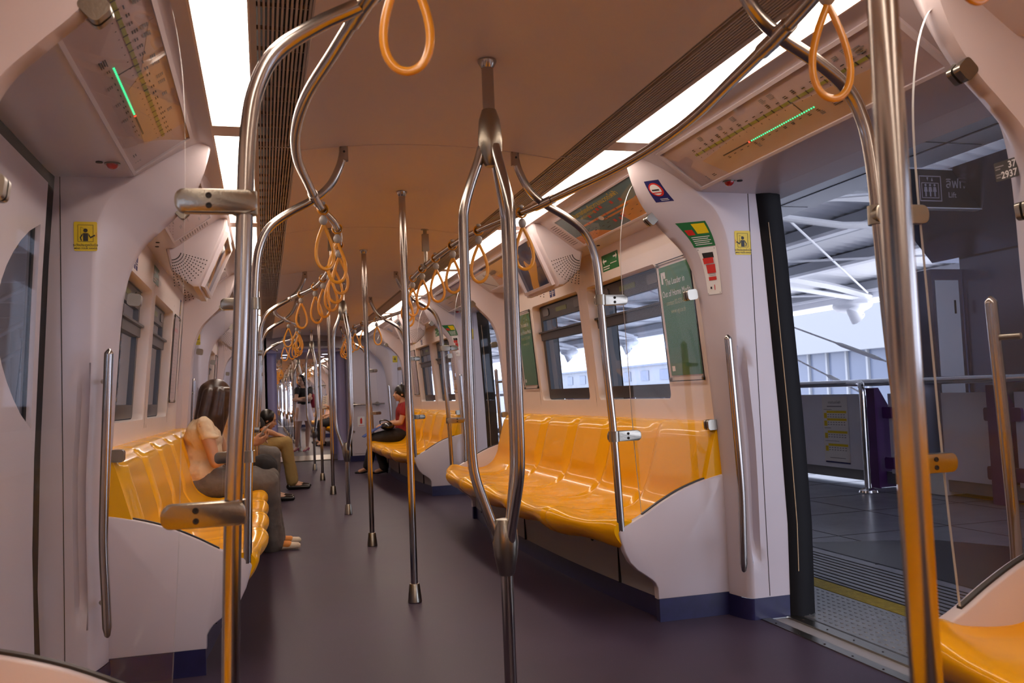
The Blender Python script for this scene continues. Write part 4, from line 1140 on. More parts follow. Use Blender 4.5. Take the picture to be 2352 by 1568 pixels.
# railing
t = thing('platform_railing', 'polished steel top rail with end post at the back of the platform', 'railing', (4.66, 7.18, 0))
P = cr([(4.66, 7.17, .02), (4.66, 7.17, .6), (4.66, 7.17, .90), (4.665, 7.19, .965), (4.70, 7.25, 1.005), (4.76, 7.5, 1.012)], 6)
mb = MB(); mb.tube(P, .030, 16); mb.lathe([(.085, 0), (.08, .02), (.045, .04)], (4.66, 7.17, 0), 20); mb.build('end_post', 'chrome', t)
MB().tube([(4.86, 3.5, 1.012), (4.83, 22, 1.012)], .033, 16).build('top_rail', 'chrome', t)
for i, y in enumerate((4.4, 5.9, 7.42, 8.92, 10.42, 11.92, 13.42, 14.92, 16.42)):
    t = thing('fence_post', 'x', 'post', (5.03, y, 0))
    mb = MB(); mb.prism([(4.93, 0), (5.16, 0), (5.16, .72), (5.02, .96), (4.93, .96)], lambda a, b, c: (a, c, b), y-.012, y+.012); mb.box(4.925, 4.945, y-.07, y+.07, 0, .96); mb.build('web', 'purple', t)
    mb = MB()
    for z in (.24, .72): mb.prism(rrect(y-.19, y-.07, z-.055, z+.055, .02), lambda a, b, c: (c, a, b), 5.0, 5.03); mb.prism(rrect(y+.07, y+.19, z-.055, z+.055, .02), lambda a, b, c: (c, a, b), 5.0, 5.03)
    mb.build('bracket', 'purple', t)
    t['label'] = 'purple steel fence post behind the platform rail, %s along it' % ORD[i]; t['group'] = 'purple fence posts'
    if i < 8:
        q = tag(MB().box(5.035, 5.065, y+.10, y+1.40, .14, .90).build('fence_sheet', 'fence'), 'grey fence sheet between the purple posts, %s along' % ORD[i], 'fence', 'grey fence sheets')
Mx = frameM((5.032, 8.13, .535), (0, -1, 0), (0, 0, 1))
t = thing('notice_poster', 'white timetable notice with yellow tables on the grey fence', 'poster', (5.03, 8.13, .2))
layer(t, 'sheet', 'white', Mx, [rect(-.215, .215, -.35, .345)], .001)
txt(t, 'การเดินรถไฟฟ้า', .035, sh(Mx, 0, .27), 'ink', .0026, 'CENTER')
Y_, G_ = [], []
for y in (.17, .09, -.04, -.175):
    Y_ += [rect(-.14, .19, y, y+.025), rect(-.19, -.14, y-.055, y)]
    for i in range(7): G_ += [rect(-.13+i*.045, -.105+i*.045, y-.02, y-.012), rect(-.13+i*.045, -.105+i*.045, y-.044, y-.036)]
G_ += [rect(-.13, .12, .235, .245), rect(-.19, -.05, .205, .21), rect(-.19, -.08, .01, .016), rect(-.19, .05, -.125, -.12), rect(-.12, .14, -.30, -.294)]
layer(t, 'table_heading', 'yellow', Mx, Y_, .0018); layer(t, 'print', 'grey', Mx, G_, .0024); layer(t, 'footer', 'navy', Mx, [rect(-.2, .215, -.35, -.335)], .0024)
struct(MB().box(5.06, 5.16, 3.5, 60, .035, .15).build('trim_18', 'facade'))
# canopy over the platform
r = thing('station_canopy', 'white steel platform canopy with corrugated roof sheets', 'canopy', (6, 10, 2.6))
prof = [(4.9, 3.42), (6, 3.36), (7.4, 3.20), (9, 3.02), (11.2, 2.78)]
mb = MB(); N = 160
def corr(y): return .03*(1 if int(y/.12) % 2 else 0)
ys = [-2+i*.12+e for i in range(580) for e in (0, .11)]
mb.loft([[(x, y, z+.22+corr(y+.01)) for x, z in prof] for y in ys], closed=False); mb.build('roof_deck', 'deck', r, smooth=0)
for i, (x, z) in enumerate(((6.0, 3.36), (7.4, 3.20), (9.0, 3.02), (11.0, 2.80))):
    MB().box(x-.09, x+.09, -2, 70, z-.02, z+.03).build('purlin', 'canopy', r)
    MB().box(x-.03, x+.35, -2, 70, z+.03, z+.20).build('purlin', 'beamg', r)
for i, y in enumerate((3.6, 9.4, 15.2, 21.0, 26.8, 32.6, 38.4)):
    mb = MB(); P = [(4.4, 2.95), (5.6, 3.28), (7.0, 3.30), (8.6, 3.14), (10.0, 2.93), (11.0, 2.70)]
    for dz in (0,): mb.tube([(p.x, y, p.y) for p in cr([(a, b, 0) for a, b in P], 5)], .07, 4, rb=.10)
    mb.tube([(4.2, y, 3.15), (6.2, y, 2.95), (8.4, y, 3.0), (10.9, y, 2.62)], .045, 10); mb.build('frame', 'canopy', r)
    mb = MB(); mb.tube([(11.0, y, 2.68), (10.6, y, 2.35), (10.7, y, 2.25)], [.02, .16, .16], 12); mb.ball((10.8, y+.3, 2.55), .34, .5, .16); mb.build('downpipe_shoe', 'canopy', r)
    mb = MB(); mb.tube([(5.4, y+.2, 3.2), (10.8, y+5.6, 2.75)], .018, 8); mb.tube([(10.8, y+.2, 2.75), (5.4, y+5.6, 3.2)], .018, 8); mb.build('tie_rod', 'canopy', r)
struct(MB().box(11.0, 11.3, -2, 70, 2.66, 2.86).build('trim_19', 'canopy'))
# flat soffit above the train side of the platform
cs = struct(MB().box(2.35, 4.95, -2, 40, 2.9, 3.5).build('ceiling_station', 'canopy'))
mb = MB()
for x in (3.5, 4.2, 4.55): mb.box(x, x+.02, -2, 40, 2.893, 2.901)
for i in range(16): mb.box(2.35, 4.9, 1+i*2.4, 1.012+i*2.4, 2.896, 2.901)
struct(mb.build('trim_20', 'shaftd'))
MB().box(2.0, 2.36, -2, 40, 2.45, 2.95).build('trim_21', 'beamg')['kind'] = 'structure'
MB().box(1.95, 2.0, -2, 40, 2.62, 3.5).build('trim_22', 'canopy')['kind'] = 'structure'
struct(MB().box(1.60, 1.97, -2, 40, 3.1, 3.2).build('trim_23', 'facadeg'))
t = thing('ceiling_speaker', 'round flush speaker in the white station ceiling', 'speaker', (4.0, 6.6, 2.9)); MB().lathe([(.17, 2.893), (.17, 2.899)], (4.05, 6.55, 0), 28).build('grille', 'fence', t); MB().lathe([(.18, 2.896), (.18, 2.90)], (4.05, 6.55, 0), 28).build('rim', 'canopy', t)
# stay cables with turnbuckles behind the railing
for i, (a, b, f0) in enumerate((((5.6, 11.6, 2.3), (5.7, 7.3, .98), .62), ((5.6, 10.0, 1.45), (5.9, 8.3, .7), .45))):
    t = thing('stay_cable', 'diagonal steel stay rod with turnbuckle outside the doorway, %s one' % ('upper', 'lower')[i], 'stay rod', a)
    A, B = V(a), V(b); MB().tube([A, B], .010, 8).build('rod', 'rod', t)
    mb = MB(); p = A.lerp(B, f0); q = A.lerp(B, f0+.18); mb.tube([p, p.lerp(q, .15), p.lerp(q, .85), q], [.010, .024, .024, .010], 10); mb.build('turnbuckle', 'rod', t)
# sign and lift
t = thing('lift_sign', 'dark hanging sign with lift pictogram and Thai lettering', 'sign', (4.9, 6.0, 2.42))
Mx = frameM((4.80, 6.0, 2.575), (1, 0, 0), (0, 0, 1))
layer(t, 'board', 'shaftd', Mx, [rect(-.75, .70, -.155, .155)], -.06, .06)
mb = MB()
for p in (rect(-.75, .70, .155, .165), rect(-.75, .70, -.165, -.155)): plate(mb, p, Mx, -.07, .012)
mb.build('frame', 'fence', t)
def ringpoly(x0, x1, y0, y1, w): return [rect(x0, x1, y1-w, y1), rect(x0, x1, y0, y0+w), rect(x0, x0+w, y0, y1), rect(x1-w, x1, y0, y1)]
P = ringpoly(-.36, -.115, -.12, .12, .010)+ringpoly(-.335, -.145, -.09, .055, .007)
for cx in (-.29, -.24, -.19): P += [[(cx+.012*cos(2*pi*i/10), .032+.012*sin(2*pi*i/10)) for i in range(10)], [(cx-.014, .015), (cx-.020, -.03), (cx-.008, -.03), (cx-.008, -.075), (cx+.008, -.075), (cx+.008, -.03), (cx+.020, -.03), (cx+.014, .015)][::-1]]
P += [[(-.265, .07), (-.255, .105), (-.275, .105)][::1], [(-.215, .105), (-.225, .07), (-.205, .07)]]
t['label'] = 'dark hanging lift sign with pictogram beyond the doorway'
M['grey2'] = mat('sign_grey', (.42, .40, .50), .5)
layer(t, 'pictogram', 'grey2', Mx @ Matrix.Translation((-.045, 0, 0)) @ Matrix.Scale(.88, 4), P, .002)
txt(t, 'ลิฟท์', .105, sh(Mx, -.105, .01), 'grey2', .004, bold=.001); txt(t, 'Lift', .062, sh(Mx, -.085, -.07), 'grey2', .004, bold=.001)
mb = MB()
for x in (4.2, 5.4): mb.cyl((x, 6.03, 2.74), (x, 6.03, 2.9), .015)
mb.build('hanger', 'fence', t)
t = thing('lift_shaft', 'dark steel clad lift shaft seen through the glass screen', 'lift', (5.6, 5, 0))
MB().box(5.35, 7.5, 2.0, 6.62, 0, 2.15).build('cladding', 'shaft', t)
MB().box(5.42, 5.9, 5.2, 6.63, 0, 2.02).build('opening', 'shaftd', t)
mb = MB(); mb.prism([(4.75, 2.75), (7.5, 2.75), (7.5, 2.1), (5.3, 2.1)], lambda a, b, c: (a, c, b), 4.2, 6.9); mb.build('header', 'shaft', t, smooth=0)
t = thing('steel_cabinet', 'grey steel service cabinet door beside the lift shaft', 'cabinet', (5.2, 7, 0))
MB().box(5.02, 5.34, 6.60, 7.10, .35, 2.0).build('body', 'shaft', t)
mb = MB(); mb.box(5.02, 5.34, 6.60, 7.10, 0, .35); mb.build('plinth', 'white', t)
mb = MB(); mb.box(5.05, 5.30, 6.594, 6.6, .42, 1.9); dr = mb.build('door', 'fence', t); MB().box(5.24, 5.255, 6.585, 6.594, 1.6, 1.72).build('handle', 'shaftd', dr)
struct(MB().box(5.1, 5.35, 2, 6.9, .0005, .004).build('floor_line', 'tactile'))
# block of low buildings, sky haze tower and scaffolding beyond
t = thing('apartment_building', 'long pale low building with rows of windows seen through the train windows', 'building', (55, 60, -12))
MB().box(48, 60, 60, 230, -14, 3.9).build('wall', 'facade', t)
MB().box(47.6, 60, 60, 230, 3.9, 4.15).build('roof', 'facadeg', t)
for i in range(18):
    for z in (-.9, 2.0):
        f = MB().box(47.9, 48.0, 84+i*6, 86.6+i*6, z, z+1.3).build('window', 'facadeg', t)
MB().box(47.7, 48, 60, 230, 1.0, 1.25).build('ledge', 'facadeg', t)
for y in (117.5, 148): MB().box(47.85, 48, y, y+1.4, 1.9, 3.2).build('red_shutter', 'red', t)
t = thing('office_building', 'pale glass office block low behind the platform railing', 'building', (30, 26, -10))
MB().box(22, 34, 18, 46, -12, 2.2).build('wall', 'facadeg', t)
mb = MB()
for i in range(22): mb.box(21.9, 22, 18+i*1.3, 18.12+i*1.3, -12, 2.2)
mb.build('mullion', 'facade', t)
MB().box(21.5, 34, 18, 46, 2.2, 3.9).build('parapet', 'facade', t)
t = thing('tower_block', 'pale grey tower with small windows behind the railing', 'building', (26, 17, -10))
MB().box(24, 32, 19.0, 26, -12, 4.6).build('wall', 'fence', t)
mb = MB()
for i in range(8):
    for j in range(10): mb.box(23.95, 24, 19.3+i*.8, 19.8+i*.8, 4.1-j*.55, 4.4-j*.55)
mb.build('window', 'facade', t)
t = thing('scaffold_frame', 'pale blue lattice scaffold on the far roofs', 'scaffold', (40, 40, 4))
mb = MB()
for i in range(9):
    y = 26+i*4.2; mb.cyl((44, y, 2.5), (44, y, 12), .09, n=5)
    for z in (5, 8, 11): mb.cyl((44, y, z), (44, y+4.2, z), .06, n=5)
    for z in (5, 8): mb.cyl((44, y, z), (44, y+4.2, z+3), .05, n=5); mb.cyl((44, y+4.2, z), (44, y, z+3), .05, n=5)
M['scaf'] = mat('scaffold_pale', (.45, .62, .68), .6)
mb.build('lattice', 'scaf', t)
# hanging dark advertising board and a car park seen low through the windows
t = thing('hanging_board', 'dark hanging board under the canopy seen through the farther train window', 'board', (9, 17, 1.6))
MB().box(8.0, 8.1, 14.6, 17.2, 1.45, 2.9).build('board', 'beamg', t); MB().box(8.03, 8.08, 17.3, 17.45, -.1, 3.1).build('post', 'fence', t)
# closed-door side darkened by an added wall and roof that shut out sky; trackbed
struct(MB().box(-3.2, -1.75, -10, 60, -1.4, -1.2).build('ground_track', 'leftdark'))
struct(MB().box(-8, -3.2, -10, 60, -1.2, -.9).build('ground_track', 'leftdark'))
struct(MB().box(-8.2, -8, -10, 70, -1.2, .55).build('wall_station', 'leftdark'))  # added to darken the windows, slot left above for a strip of bright sky
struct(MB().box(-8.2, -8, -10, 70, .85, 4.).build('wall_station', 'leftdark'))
struct(MB().box(12, 120, -60, 200, -9, -8.8).build('ground_street', 'street'))  # ground added below to bounce sunlight onto the canopy underside
struct(MB().box(-9.5, -1.2, -10, 70, 3.9, 4.1).build('ceiling_station', 'leftdark'))  # roof added over the tracks to shade the closed-door side
struct(MB().box(-1.2, 1.95, -10, 60, 3.9, 4.1).build('ceiling_station', 'beamg'))  # unseen roof added above the train to block the sky
t = thing('far_canopy', 'dark steel roof trusses across the tracks seen through the closed doors', 'canopy', (-6, 10, 3))
for i in range(14):
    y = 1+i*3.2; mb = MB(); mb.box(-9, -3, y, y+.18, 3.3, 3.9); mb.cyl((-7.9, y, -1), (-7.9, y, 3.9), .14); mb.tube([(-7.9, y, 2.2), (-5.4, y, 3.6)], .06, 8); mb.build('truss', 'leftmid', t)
# ---------------------------------------------------------------- passengers
M['skin'] = mat('skin', (.55, .30, .18), .45, bump=.02, bscale=90)
M['skinp'] = mat('skin_pale', (.62, .38, .27), .45)
M['hairb'] = mat('hair_brown', (.045, .02, .010), .35, vary=.4, vscale=30)
M['hairk'] = mat('hair_black', (.010, .008, .008), .35)
M['cream'] = mat('cream_blouse', (.78, .62, .42), .75, bump=.3, bscale=25)
M['jeans'] = mat('grey_jeans', (.16, .145, .135), .85, vary=.2, vscale=12, bump=.3, bscale=40)
M['khaki'] = mat('khaki_cotton', (.33, .23, .085), .85, bump=.3, bscale=30)
M['blackc'] = mat('black_cloth', (.014, .012, .014), .8)
M['redc'] = mat('red_blouse', (.28, .012, .012), .75, bump=.25, bscale=30)
M['whitec'] = mat('white_cloth', (.78, .68, .72), .8, bump=.25, bscale=30)
M['leather'] = mat('black_leather', (.012, .010, .010), .2, coat=.4)
M['browne'] = mat('eye_dark', (.02, .012, .010), .2)
M['lip'] = mat('lip', (.36, .09, .08), .4)
M['shoeor'] = mat('shoe_orange', (.70, .26, .05), .6)
M['shoecr'] = mat('shoe_cream', (.72, .60, .46), .6)
M['shoepk'] = mat('shoe_pink', (.42, .05, .09), .4)
M['maroon'] = mat('maroon_leather', (.16, .02, .012), .4)
M['folder'] = mat('blue_folder', (.04, .09, .36), .4)
M['paper'] = mat('paper', (.78, .72, .64), .8)
M['bagred'] = mat('bag_red', (.36, .02, .05), .5)

def blob(name, m, r, parts, vox=.007, smooth=6):
    """parts: list of ('c',p0,r0,p1,r1) tapered limbs, ('b',centre,(rx,ry,rz),matrix) ellipsoids; fused into one skin"""
    mb = MB()
    for q in parts:
        if q[0] == 'c':
            _, a, ra, b, rb = q; a, b = V(a), V(b)
            mb.tube([a, b], [ra, rb], 16); mb.ball(a, ra, n=16, m=10); mb.ball(b, rb, n=16, m=10)
        else:
            mb.ball(q[1], *q[2], n=20, m=14, Mx=q[3] if len(q) > 3 else None)
    o = mb.build(name, m, r, smooth=0)
    md = o.modifiers.new('fuse', 'REMESH'); md.mode = 'VOXEL'; md.voxel_size = vox; md.use_smooth_shade = True
    if smooth: sm = o.modifiers.new('soften', 'SMOOTH'); sm.factor = .5; sm.iterations = smooth
    return o
def face_frame(face, up=(0, 0, 1)):
    """columns: right of the person's face, forward, up"""
    f = V(face).normalized(); r_ = f.cross(V(up)).normalized(); u_ = r_.cross(f)
    return Matrix((r_, f, u_)).transposed().to_4x4()
def head_parts(c, F, s=1.):
    P = lambda x, y, z: V(c)+(F.to_3x3() @ V((x*s, y*s, z*s)))
    R3 = F.to_3x3().to_4x4()
    p = [('b', P(0, -.012, .022), (.073*s, .090*s, .088*s), R3), ('b', P(0, .022, -.035), (.058*s, .062*s, .072*s), R3), ('b', P(0, .045, -.088), (.026*s, .026*s, .022*s), R3),
         ('c', P(0, .078, .004), .007*s, P(0, .098, -.032), .0115*s), ('b', P(0, .088, -.036), (.015*s, .011*s, .009*s), R3),
         ('b', P(-.034, .050, -.030), (.022*s, .026*s, .024*s), R3), ('b', P(.034, .050, -.030), (.022*s, .026*s, .024*s), R3),
         ('c', P(-.035, .070, .024), .010*s, P(.035, .070, .024), .010*s), ('b', P(0, .074, -.062), (.022*s, .012*s, .010*s), R3)]
    for sx in (-1, 1): p.append(('b', P(sx*.074, -.008, -.010), (.008*s, .020*s, .030*s), R3))
    return p
def face_details(r, c, F, s=1., lips=True):
    P = lambda x, y, z: V(c)+(F.to_3x3() @ V((x*s, y*s, z*s))); R3 = F.to_3x3().to_4x4()
    for sx in (-1, 1):
        mb = MB(); mb.ball(P(sx*.032, .0755, .004), .0135*s, .0065*s, .0055*s, 12, 8, Mx=R3); mb.build('eye', 'browne', r)
        mb = MB(); mb.tube([P(sx*.050, .068, .024), P(sx*.032, .0815, .030), P(sx*.014, .0825, .027)], [.0015, .0028, .0022], 6); mb.build('eyebrow', 'hairk', r)
    mb = MB(); mb.ball(P(0, .0855, -.058), .019*s, .006*s, .0042*s, 12, 8, Mx=R3); mb.ball(P(0, .084, -.066), .016*s, .006*s, .0045*s, 12, 8, Mx=R3); mb.build('lips', 'lip', r)
def hand_parts(w, d, n, curl=.6, s=1.):
    """w wrist, d direction of the hand, n back-of-hand normal"""
    d = V(d).normalized(); n = V(n); n = (n-d*n.dot(d)).normalized(); t = d.cross(n).normalized(); w = V(w)
    out = [('b', w+d*.045*s, (.040*s, .030*s, .014*s), Matrix((t, d*1.35, n)).transposed().to_4x4())]
    out.append(('c', w, .024*s, w+d*.03*s, .021*s))
    for i, (o, L) in enumerate(((-.029, .060), (-.010, .072), (.009, .068), (.027, .054))):
        b = w+d*.080*s+t*o*s; a1 = curl*.5; a2 = curl*1.2
        p1 = b+(d*cos(a1)-n*sin(a1))*L*.5*s; p2 = p1+(d*cos(a2)-n*sin(a2))*L*.5*s
        out += [('c', b-d*.012*s, .0088*s, p1, .0080*s), ('c', p1, .0080*s, p2, .0066*s)]
    b = w+d*.028*s-t*.030*s; p1 = b+(d*.6-t*.6-n*.3).normalized()*.032*s; p2 = p1+(d*.9-t*.1-n*.4).normalized()*.028*s
    out += [('c', b, .012*s, p1, .0100*s), ('c', p1, .0100*s, p2, .0080*s)]
    return out
def limb(a, ra, b, rb, c=None, rc=None, bulge=0.):
    """upper part a-b, lower part b-c, with a soft muscle bulge"""
    a, b = V(a), V(b); out = [('c', a, ra, a.lerp(b, .35), ra*(1+bulge)), ('c', a.lerp(b, .35), ra*(1+bulge), b, rb)]
    if c is not None: c = V(c); out += [('c', b, rb, b.lerp(c, .3), rb*1.04), ('c', b.lerp(c, .3), rb*1.04, c, rc)]
    return out
def person(label, loc, group=None): return thing('person', label, 'person', loc, group)
def folds(name, m, r, parts, vox=.008, amp=.006, scale=.09):
    o = blob(name, m, r, parts, vox, 5)
    t = bpy.data.textures.new('folds', 'CLOUDS'); t.noise_scale = scale; t.noise_depth = 2
    d = o.modifiers.new('folds', 'DISPLACE'); d.texture = t; d.strength = amp*2; d.mid_level = .5; d.texture_coords = 'LOCAL'
    return o

# --- woman reading on the closed-door side bench ---------------------------------------
x0, y0 = -1.10, 6.45
r = person('seated woman with long brown hair, cream blouse and grey jeans reading a paper', (x0, y0, .0))
pel = V((-1.140, y0, .545)); ch = V((-1.125, y0+.02, .83)); nk = V((-1.080, y0+.03, .985)); hd = V((-1.025, y0+.05, 1.095)); F = face_frame((.93, .35, -.45))
hipN, hipF = V((-1.090, y0-.09, .53)), V((-1.090, y0+.09, .53))
knN, knF = V((-0.715, y0+.0, .505)), V((-0.705, y0+.23, .51)); anN, anF = V((-0.690, y0+.17, .09)), V((-0.675, y0+.40, .09))
shN, shF = V((-1.110, y0-.165, .925)), V((-1.090, y0+.19, .925)); elN, elF = V((-1.040, y0-.21, .665)), V((-0.990, y0+.20, .68)); wrN, wrF = V((-0.815, y0-.075, .775)), V((-0.800, y0+.10, .79))
body = [('b', pel, (.13, .165, .11)), ('c', pel, .115, ch, .110), ('b', ch, (.105, .15, .13)), ('c', ch+V((0, 0, .08)), .075, nk, .050), ('c', nk, .047, hd-V((.0, 0, .03)), .046)]
body += limb(shN, .047, elN, .036, wrN, .024)+limb(shF, .047, elF, .036, wrF, .024)+limb(hipN, .085, knN, .06, anN, .036)+limb(hipF, .085, knF, .06, anF, .036)
body += hand_parts(wrN, (.9, .35, .15), (-.2, -.7, -.6), .9)+hand_parts(wrF, (.9, -.35, .15), (-.2, .7, -.6), .9)+head_parts(hd, F)
blob('body', 'skin', r, body, .0065); face_details(r, hd, F)
folds('trousers', 'jeans', r, [('b', pel+V((.01, 0, -.03)), (.155, .185, .105))]+limb(hipN, .105, knN, .082)+limb(hipF, .105, knF, .082)+[('c', knN, .082, knN.lerp(anN, .5), .074), ('c', knN.lerp(anN, .5), .074, anN+V((0, 0, -.03)), .088), ('c', knF, .082, knF.lerp(anF, .5), .074), ('c', knF.lerp(anF, .5), .074, anF+V((0, 0, -.03)), .088)], .009, .008)
folds('blouse', 'cream', r, [('b', pel+V((.0, 0, .05)), (.150, .185, .12)), ('c', pel+V((0, 0, .08)), .135, ch, .125), ('b', ch, (.125, .170, .14)), ('b', ch+V((.01, 0, .09)), (.085, .15, .06)), ('c', shN, .050, shN.lerp(elN, .30), .052), ('c', shF, .050, shF.lerp(elF, .30), .052), ('b', shN.lerp(elN, .34)+V((.015, 0, 0)), (.062, .050, .014)), ('b', pel+V((-.03, 0, -.01)), (.135, .17, .075))], .008, .010, .06)
# hair: cap, long back fall, side curtains
hp = [('b', hd+V((-.020, 0, .028)), (.106, .092, .104)), ('c', hd+V((-.055, -.02, .04)), .075, hd+V((-.095, -.03, -.16)), .070), ('c', hd+V((-.095, -.03, -.15)), .070, hd+V((-.125, -.05, -.27)), .028)]
for dy, dx, L in ((-.075, .035, .25), (-.088, .0, .31), (-.075, -.04, .36), (-.04, -.078, .38), (.02, -.085, .36), (.07, -.03, .31), (.085, .01, .26), (-.06, .055, .27), (-.085, -.06, .36), (.05, -.07, .34)):
    a = hd+V((dx, dy, .035)); b = hd+V((dx*1.15-.03, dy*1.18, -.12)); c = hd+V((dx*1.0-.045, dy*1.1, -L)); hp += [('c', a, .036, b, .034), ('c', b, .034, c, .010)]
for q in (((.085, -.045, .05), (.075, -.075, -.09)), ((.085, .045, .05), (.075, .075, -.09))): hp.append(('c', hd+V(q[0]), .022, hd+V(q[1]), .016))
blob('hair', 'hairb', r, hp, .007, 4)
for i, (a, t) in enumerate(((anN, 1), (anF, 1))):
    d = V((.95, .1 if i else -.05, 0)).normalized()
    blob('shoe', 'shoecr', r, [('c', a+V((-.03, 0, -.055)), .034, a+d*.10+V((0, 0, -.060)), .028), ('c', a+d*.10+V((0, 0, -.060)), .028, a+d*.175+V((0, 0, -.064)), .024)], .006, 3)
    blob('shoe_upper', 'shoeor', r, [('c', a+d*.06+V((0, 0, -.052)), .031, a+d*.115+V((0, 0, -.055)), .029)], .006, 2)
# what she holds
t = thing('paper_sheet', 'folded white paper held by the woman in the cream blouse', 'paper', (-.76, y0, .80))
Mx = frameM((-.745, y0+.01, .835), (.25, .95, .12), (.62, -.2, .75)); mb = MB(); plate(mb, rect(-.085, .085, -.055, .075), Mx, 0, .0015); plate(mb, [(-.085, -.055), (.085, -.055), (.08, -.10), (-.08, -.10)], Mx @ Matrix.Rotation(.5, 4, 'X'), .01, .0115); mb.build('sheet', 'paper', t, smooth=0)
t = thing('handbag', 'maroon handbag on the lap of the woman in the cream blouse', 'bag', (-.92, y0-.02, .62))
blob('body', 'maroon', t, [('b', (-.915, y0-.03, .665), (.085, .12, .062))], .008, 2); MB().tube(cr([(-.86, y0-.12, .70), (-.87, y0-.10, .77), (-.88, y0, .79), (-.87, y0+.08, .77), (-.86, y0+.10, .70)], 6), .007, 8).build('strap', 'maroon', t)
t = thing('handbag', 'black soft bag hanging at the knees of the seated woman in jeans', 'bag', (-.68, y0+.3, .5))
folds('body', 'blackc', t, [('b', (-.735, y0+.30, .58), (.10, .13, .10)), ('b', (-.72, y0+.28, .53), (.09, .11, .07))], .009, .01)

# --- woman mostly hidden behind the pole -----------------------------------------------
def sitter(label, x, y, s, face, skin, top, bottom, hair, mats, hh=1.0, knee=.50, arms='lap', shoes='leather', lean=0., legs=.46, long_hair=False, shoecol=None, feet=(0, 0), wide=1., bent_over=False):
    """s=+1 sits on the platform side bench facing -x"""
    r = person(label, (x, y, 0)); f = -s; X = lambda d: x+f*d
    pel = V((X(0), y, .55)); ch = V((X(.02+lean), y, .84)); nk = V((X(.05+lean*1.5), y, .99)); hd = V((X(.085+lean*1.9), y, 1.105)); F = face_frame(face)
    hp_ = [V((X(.05), y+d, .53)) for d in (-.09, .09)]; kn = [V((X(legs), y+d*wide, knee)) for d in (-.11, .11)]; an = [V((X(legs+feet[i]), y+d, .09)) for i, d in enumerate((-.10, .12))]
    sh = [V((X(.03+lean*1.3), y+d, .93)) for d in (-.165, .165)]; el = [V((X(.10+lean), y+d, .70)) for d in (-.20, .20)]; wr = [V((X(.29), y+d, .68)) for d in (-.07, .07)]
    if bent_over: ch = V((X(.13), y, .77)); nk = V((X(.24), y, .87)); hd = V((X(.31), y, .845)); sh = [V((X(.18), y+d, .84)) for d in (-.165, .165)]
    if arms == 'knees': el = [V((X(.16+lean), y+d, .72)) for d in (-.2, .2)]; wr = [V((X(.40), y+d, .66)) for d in (-.09, .07)]
    if arms == 'up': wr = [V((X(.26), y+d, .90)) for d in (-.16, .16)]
    B = [('b', pel, (.13, .165, .11)), ('c', pel, .115, ch, .110), ('b', ch, (.105, .15, .13)), ('c', ch+V((0, 0, .08)), .075, nk, .050), ('c', nk, .047, hd-V((0, 0, .03)), .046)]
    for i in (0, 1): B += limb(sh[i], .046, el[i], .035, wr[i], .024)+limb(hp_[i], .085, kn[i], .056, an[i], .034, .05)+hand_parts(wr[i], (f*.85, .3*(1-2*i), -.15 if arms != 'up' else .6), (0, -.3*(1-2*i), 1), .8)
    for i in (0, 1):
        d = V((f*.95, 0, 0)); B += [('c', an[i]+V((0, 0, -.02)), .034, an[i]+d*.12+V((0, 0, -.055)), .026)]
    B += head_parts(hd, F); blob('body', skin, r, B, .007); face_details(r, hd, F)
    T = [('b', pel+V((0, 0, .04)), (.145, .18, .12)), ('c', pel+V((0, 0, .08)), .132, ch, .122), ('b', ch, (.12, .165, .135)), ('b', ch+V((0, 0, .09)), (.08, .14, .055))]
    for i in (0, 1): T += [('c', sh[i], .060, sh[i].lerp(el[i], .45), .055)]
    folds('top', top, r, T, .009, .007, .07)
    if bottom:
        Q = [('b', pel+V((f*.01, 0, -.03)), (.15, .185, .10))]
        for i in (0, 1): Q += limb(hp_[i], .102, kn[i], .078)+([('c', kn[i], .078, kn[i].lerp(an[i], .5), .068), ('c', kn[i].lerp(an[i], .5), .068, an[i]+V((0, 0, .01)), .066)] if mats.get('long', True) else [])
        folds('trousers' if mats.get('long', True) else 'skirt', bottom, r, Q, .010, .007, .1)
    H = [('b', hd+V((f*-.020, 0, .030)), (.100, .088, .098))]
    if long_hair: H += [('c', hd+V((f*-.05, 0, .03)), .080, hd+V((f*-.09, 0, -.16)), .060), ('c', hd+V((0, -.075, .02)), .032, hd+V((f*-.04, -.085, -.2)), .016), ('c', hd+V((0, .075, .02)), .032, hd+V((f*-.04, .085, -.2)), .016)]
    else: H += [('b', hd+V((f*-.075, 0, -.02)), (.045, .06, .055))]
    blob('hair', hair, r, H, .007, 3)
    for i in (0, 1):
        d = V((f, 0, 0)); a = an[i]
        P_ = [('c', a+d*-.035+V((0, 0, -.05)), .036, a+d*.10+V((0, 0, -.058)), .031), ('c', a+d*.10+V((0, 0, -.058)), .031, a+d*.19+V((0, 0, -.065)), .024)]
        if mats.get('heels'): P_ = [('c', a+d*-.03+V((0, 0, -.045)), .028, a+d*.08+V((0, 0, -.068)), .021), ('c', a+d*.08+V((0, 0, -.068)), .021, a+d*.17+V((0, 0, -.070)), .016), ('c', a+d*-.04+V((0, 0, -.05)), .014, a+d*-.045+V((0, 0, -.083)), .007)]
        blob('shoe', shoes, r, P_, .006, 2)
    return r
sitter('seated woman with long black hair half hidden behind the thick pole', -1.10, 9.95, -1, (.8, -.5, -.2), 'skinp', 'cream', 'jeans', 'hairk', {}, long_hair=True)
sitter('seated man in khaki trousers and black shoes leaning on his knees', -.98, 11.15, -1, (.9, -.1, -.3), 'skin', 'blackc', 'khaki', 'hairk', {}, arms='knees', bent_over=True, lean=.10, knee=.56, legs=.50, feet=(.06, .08))
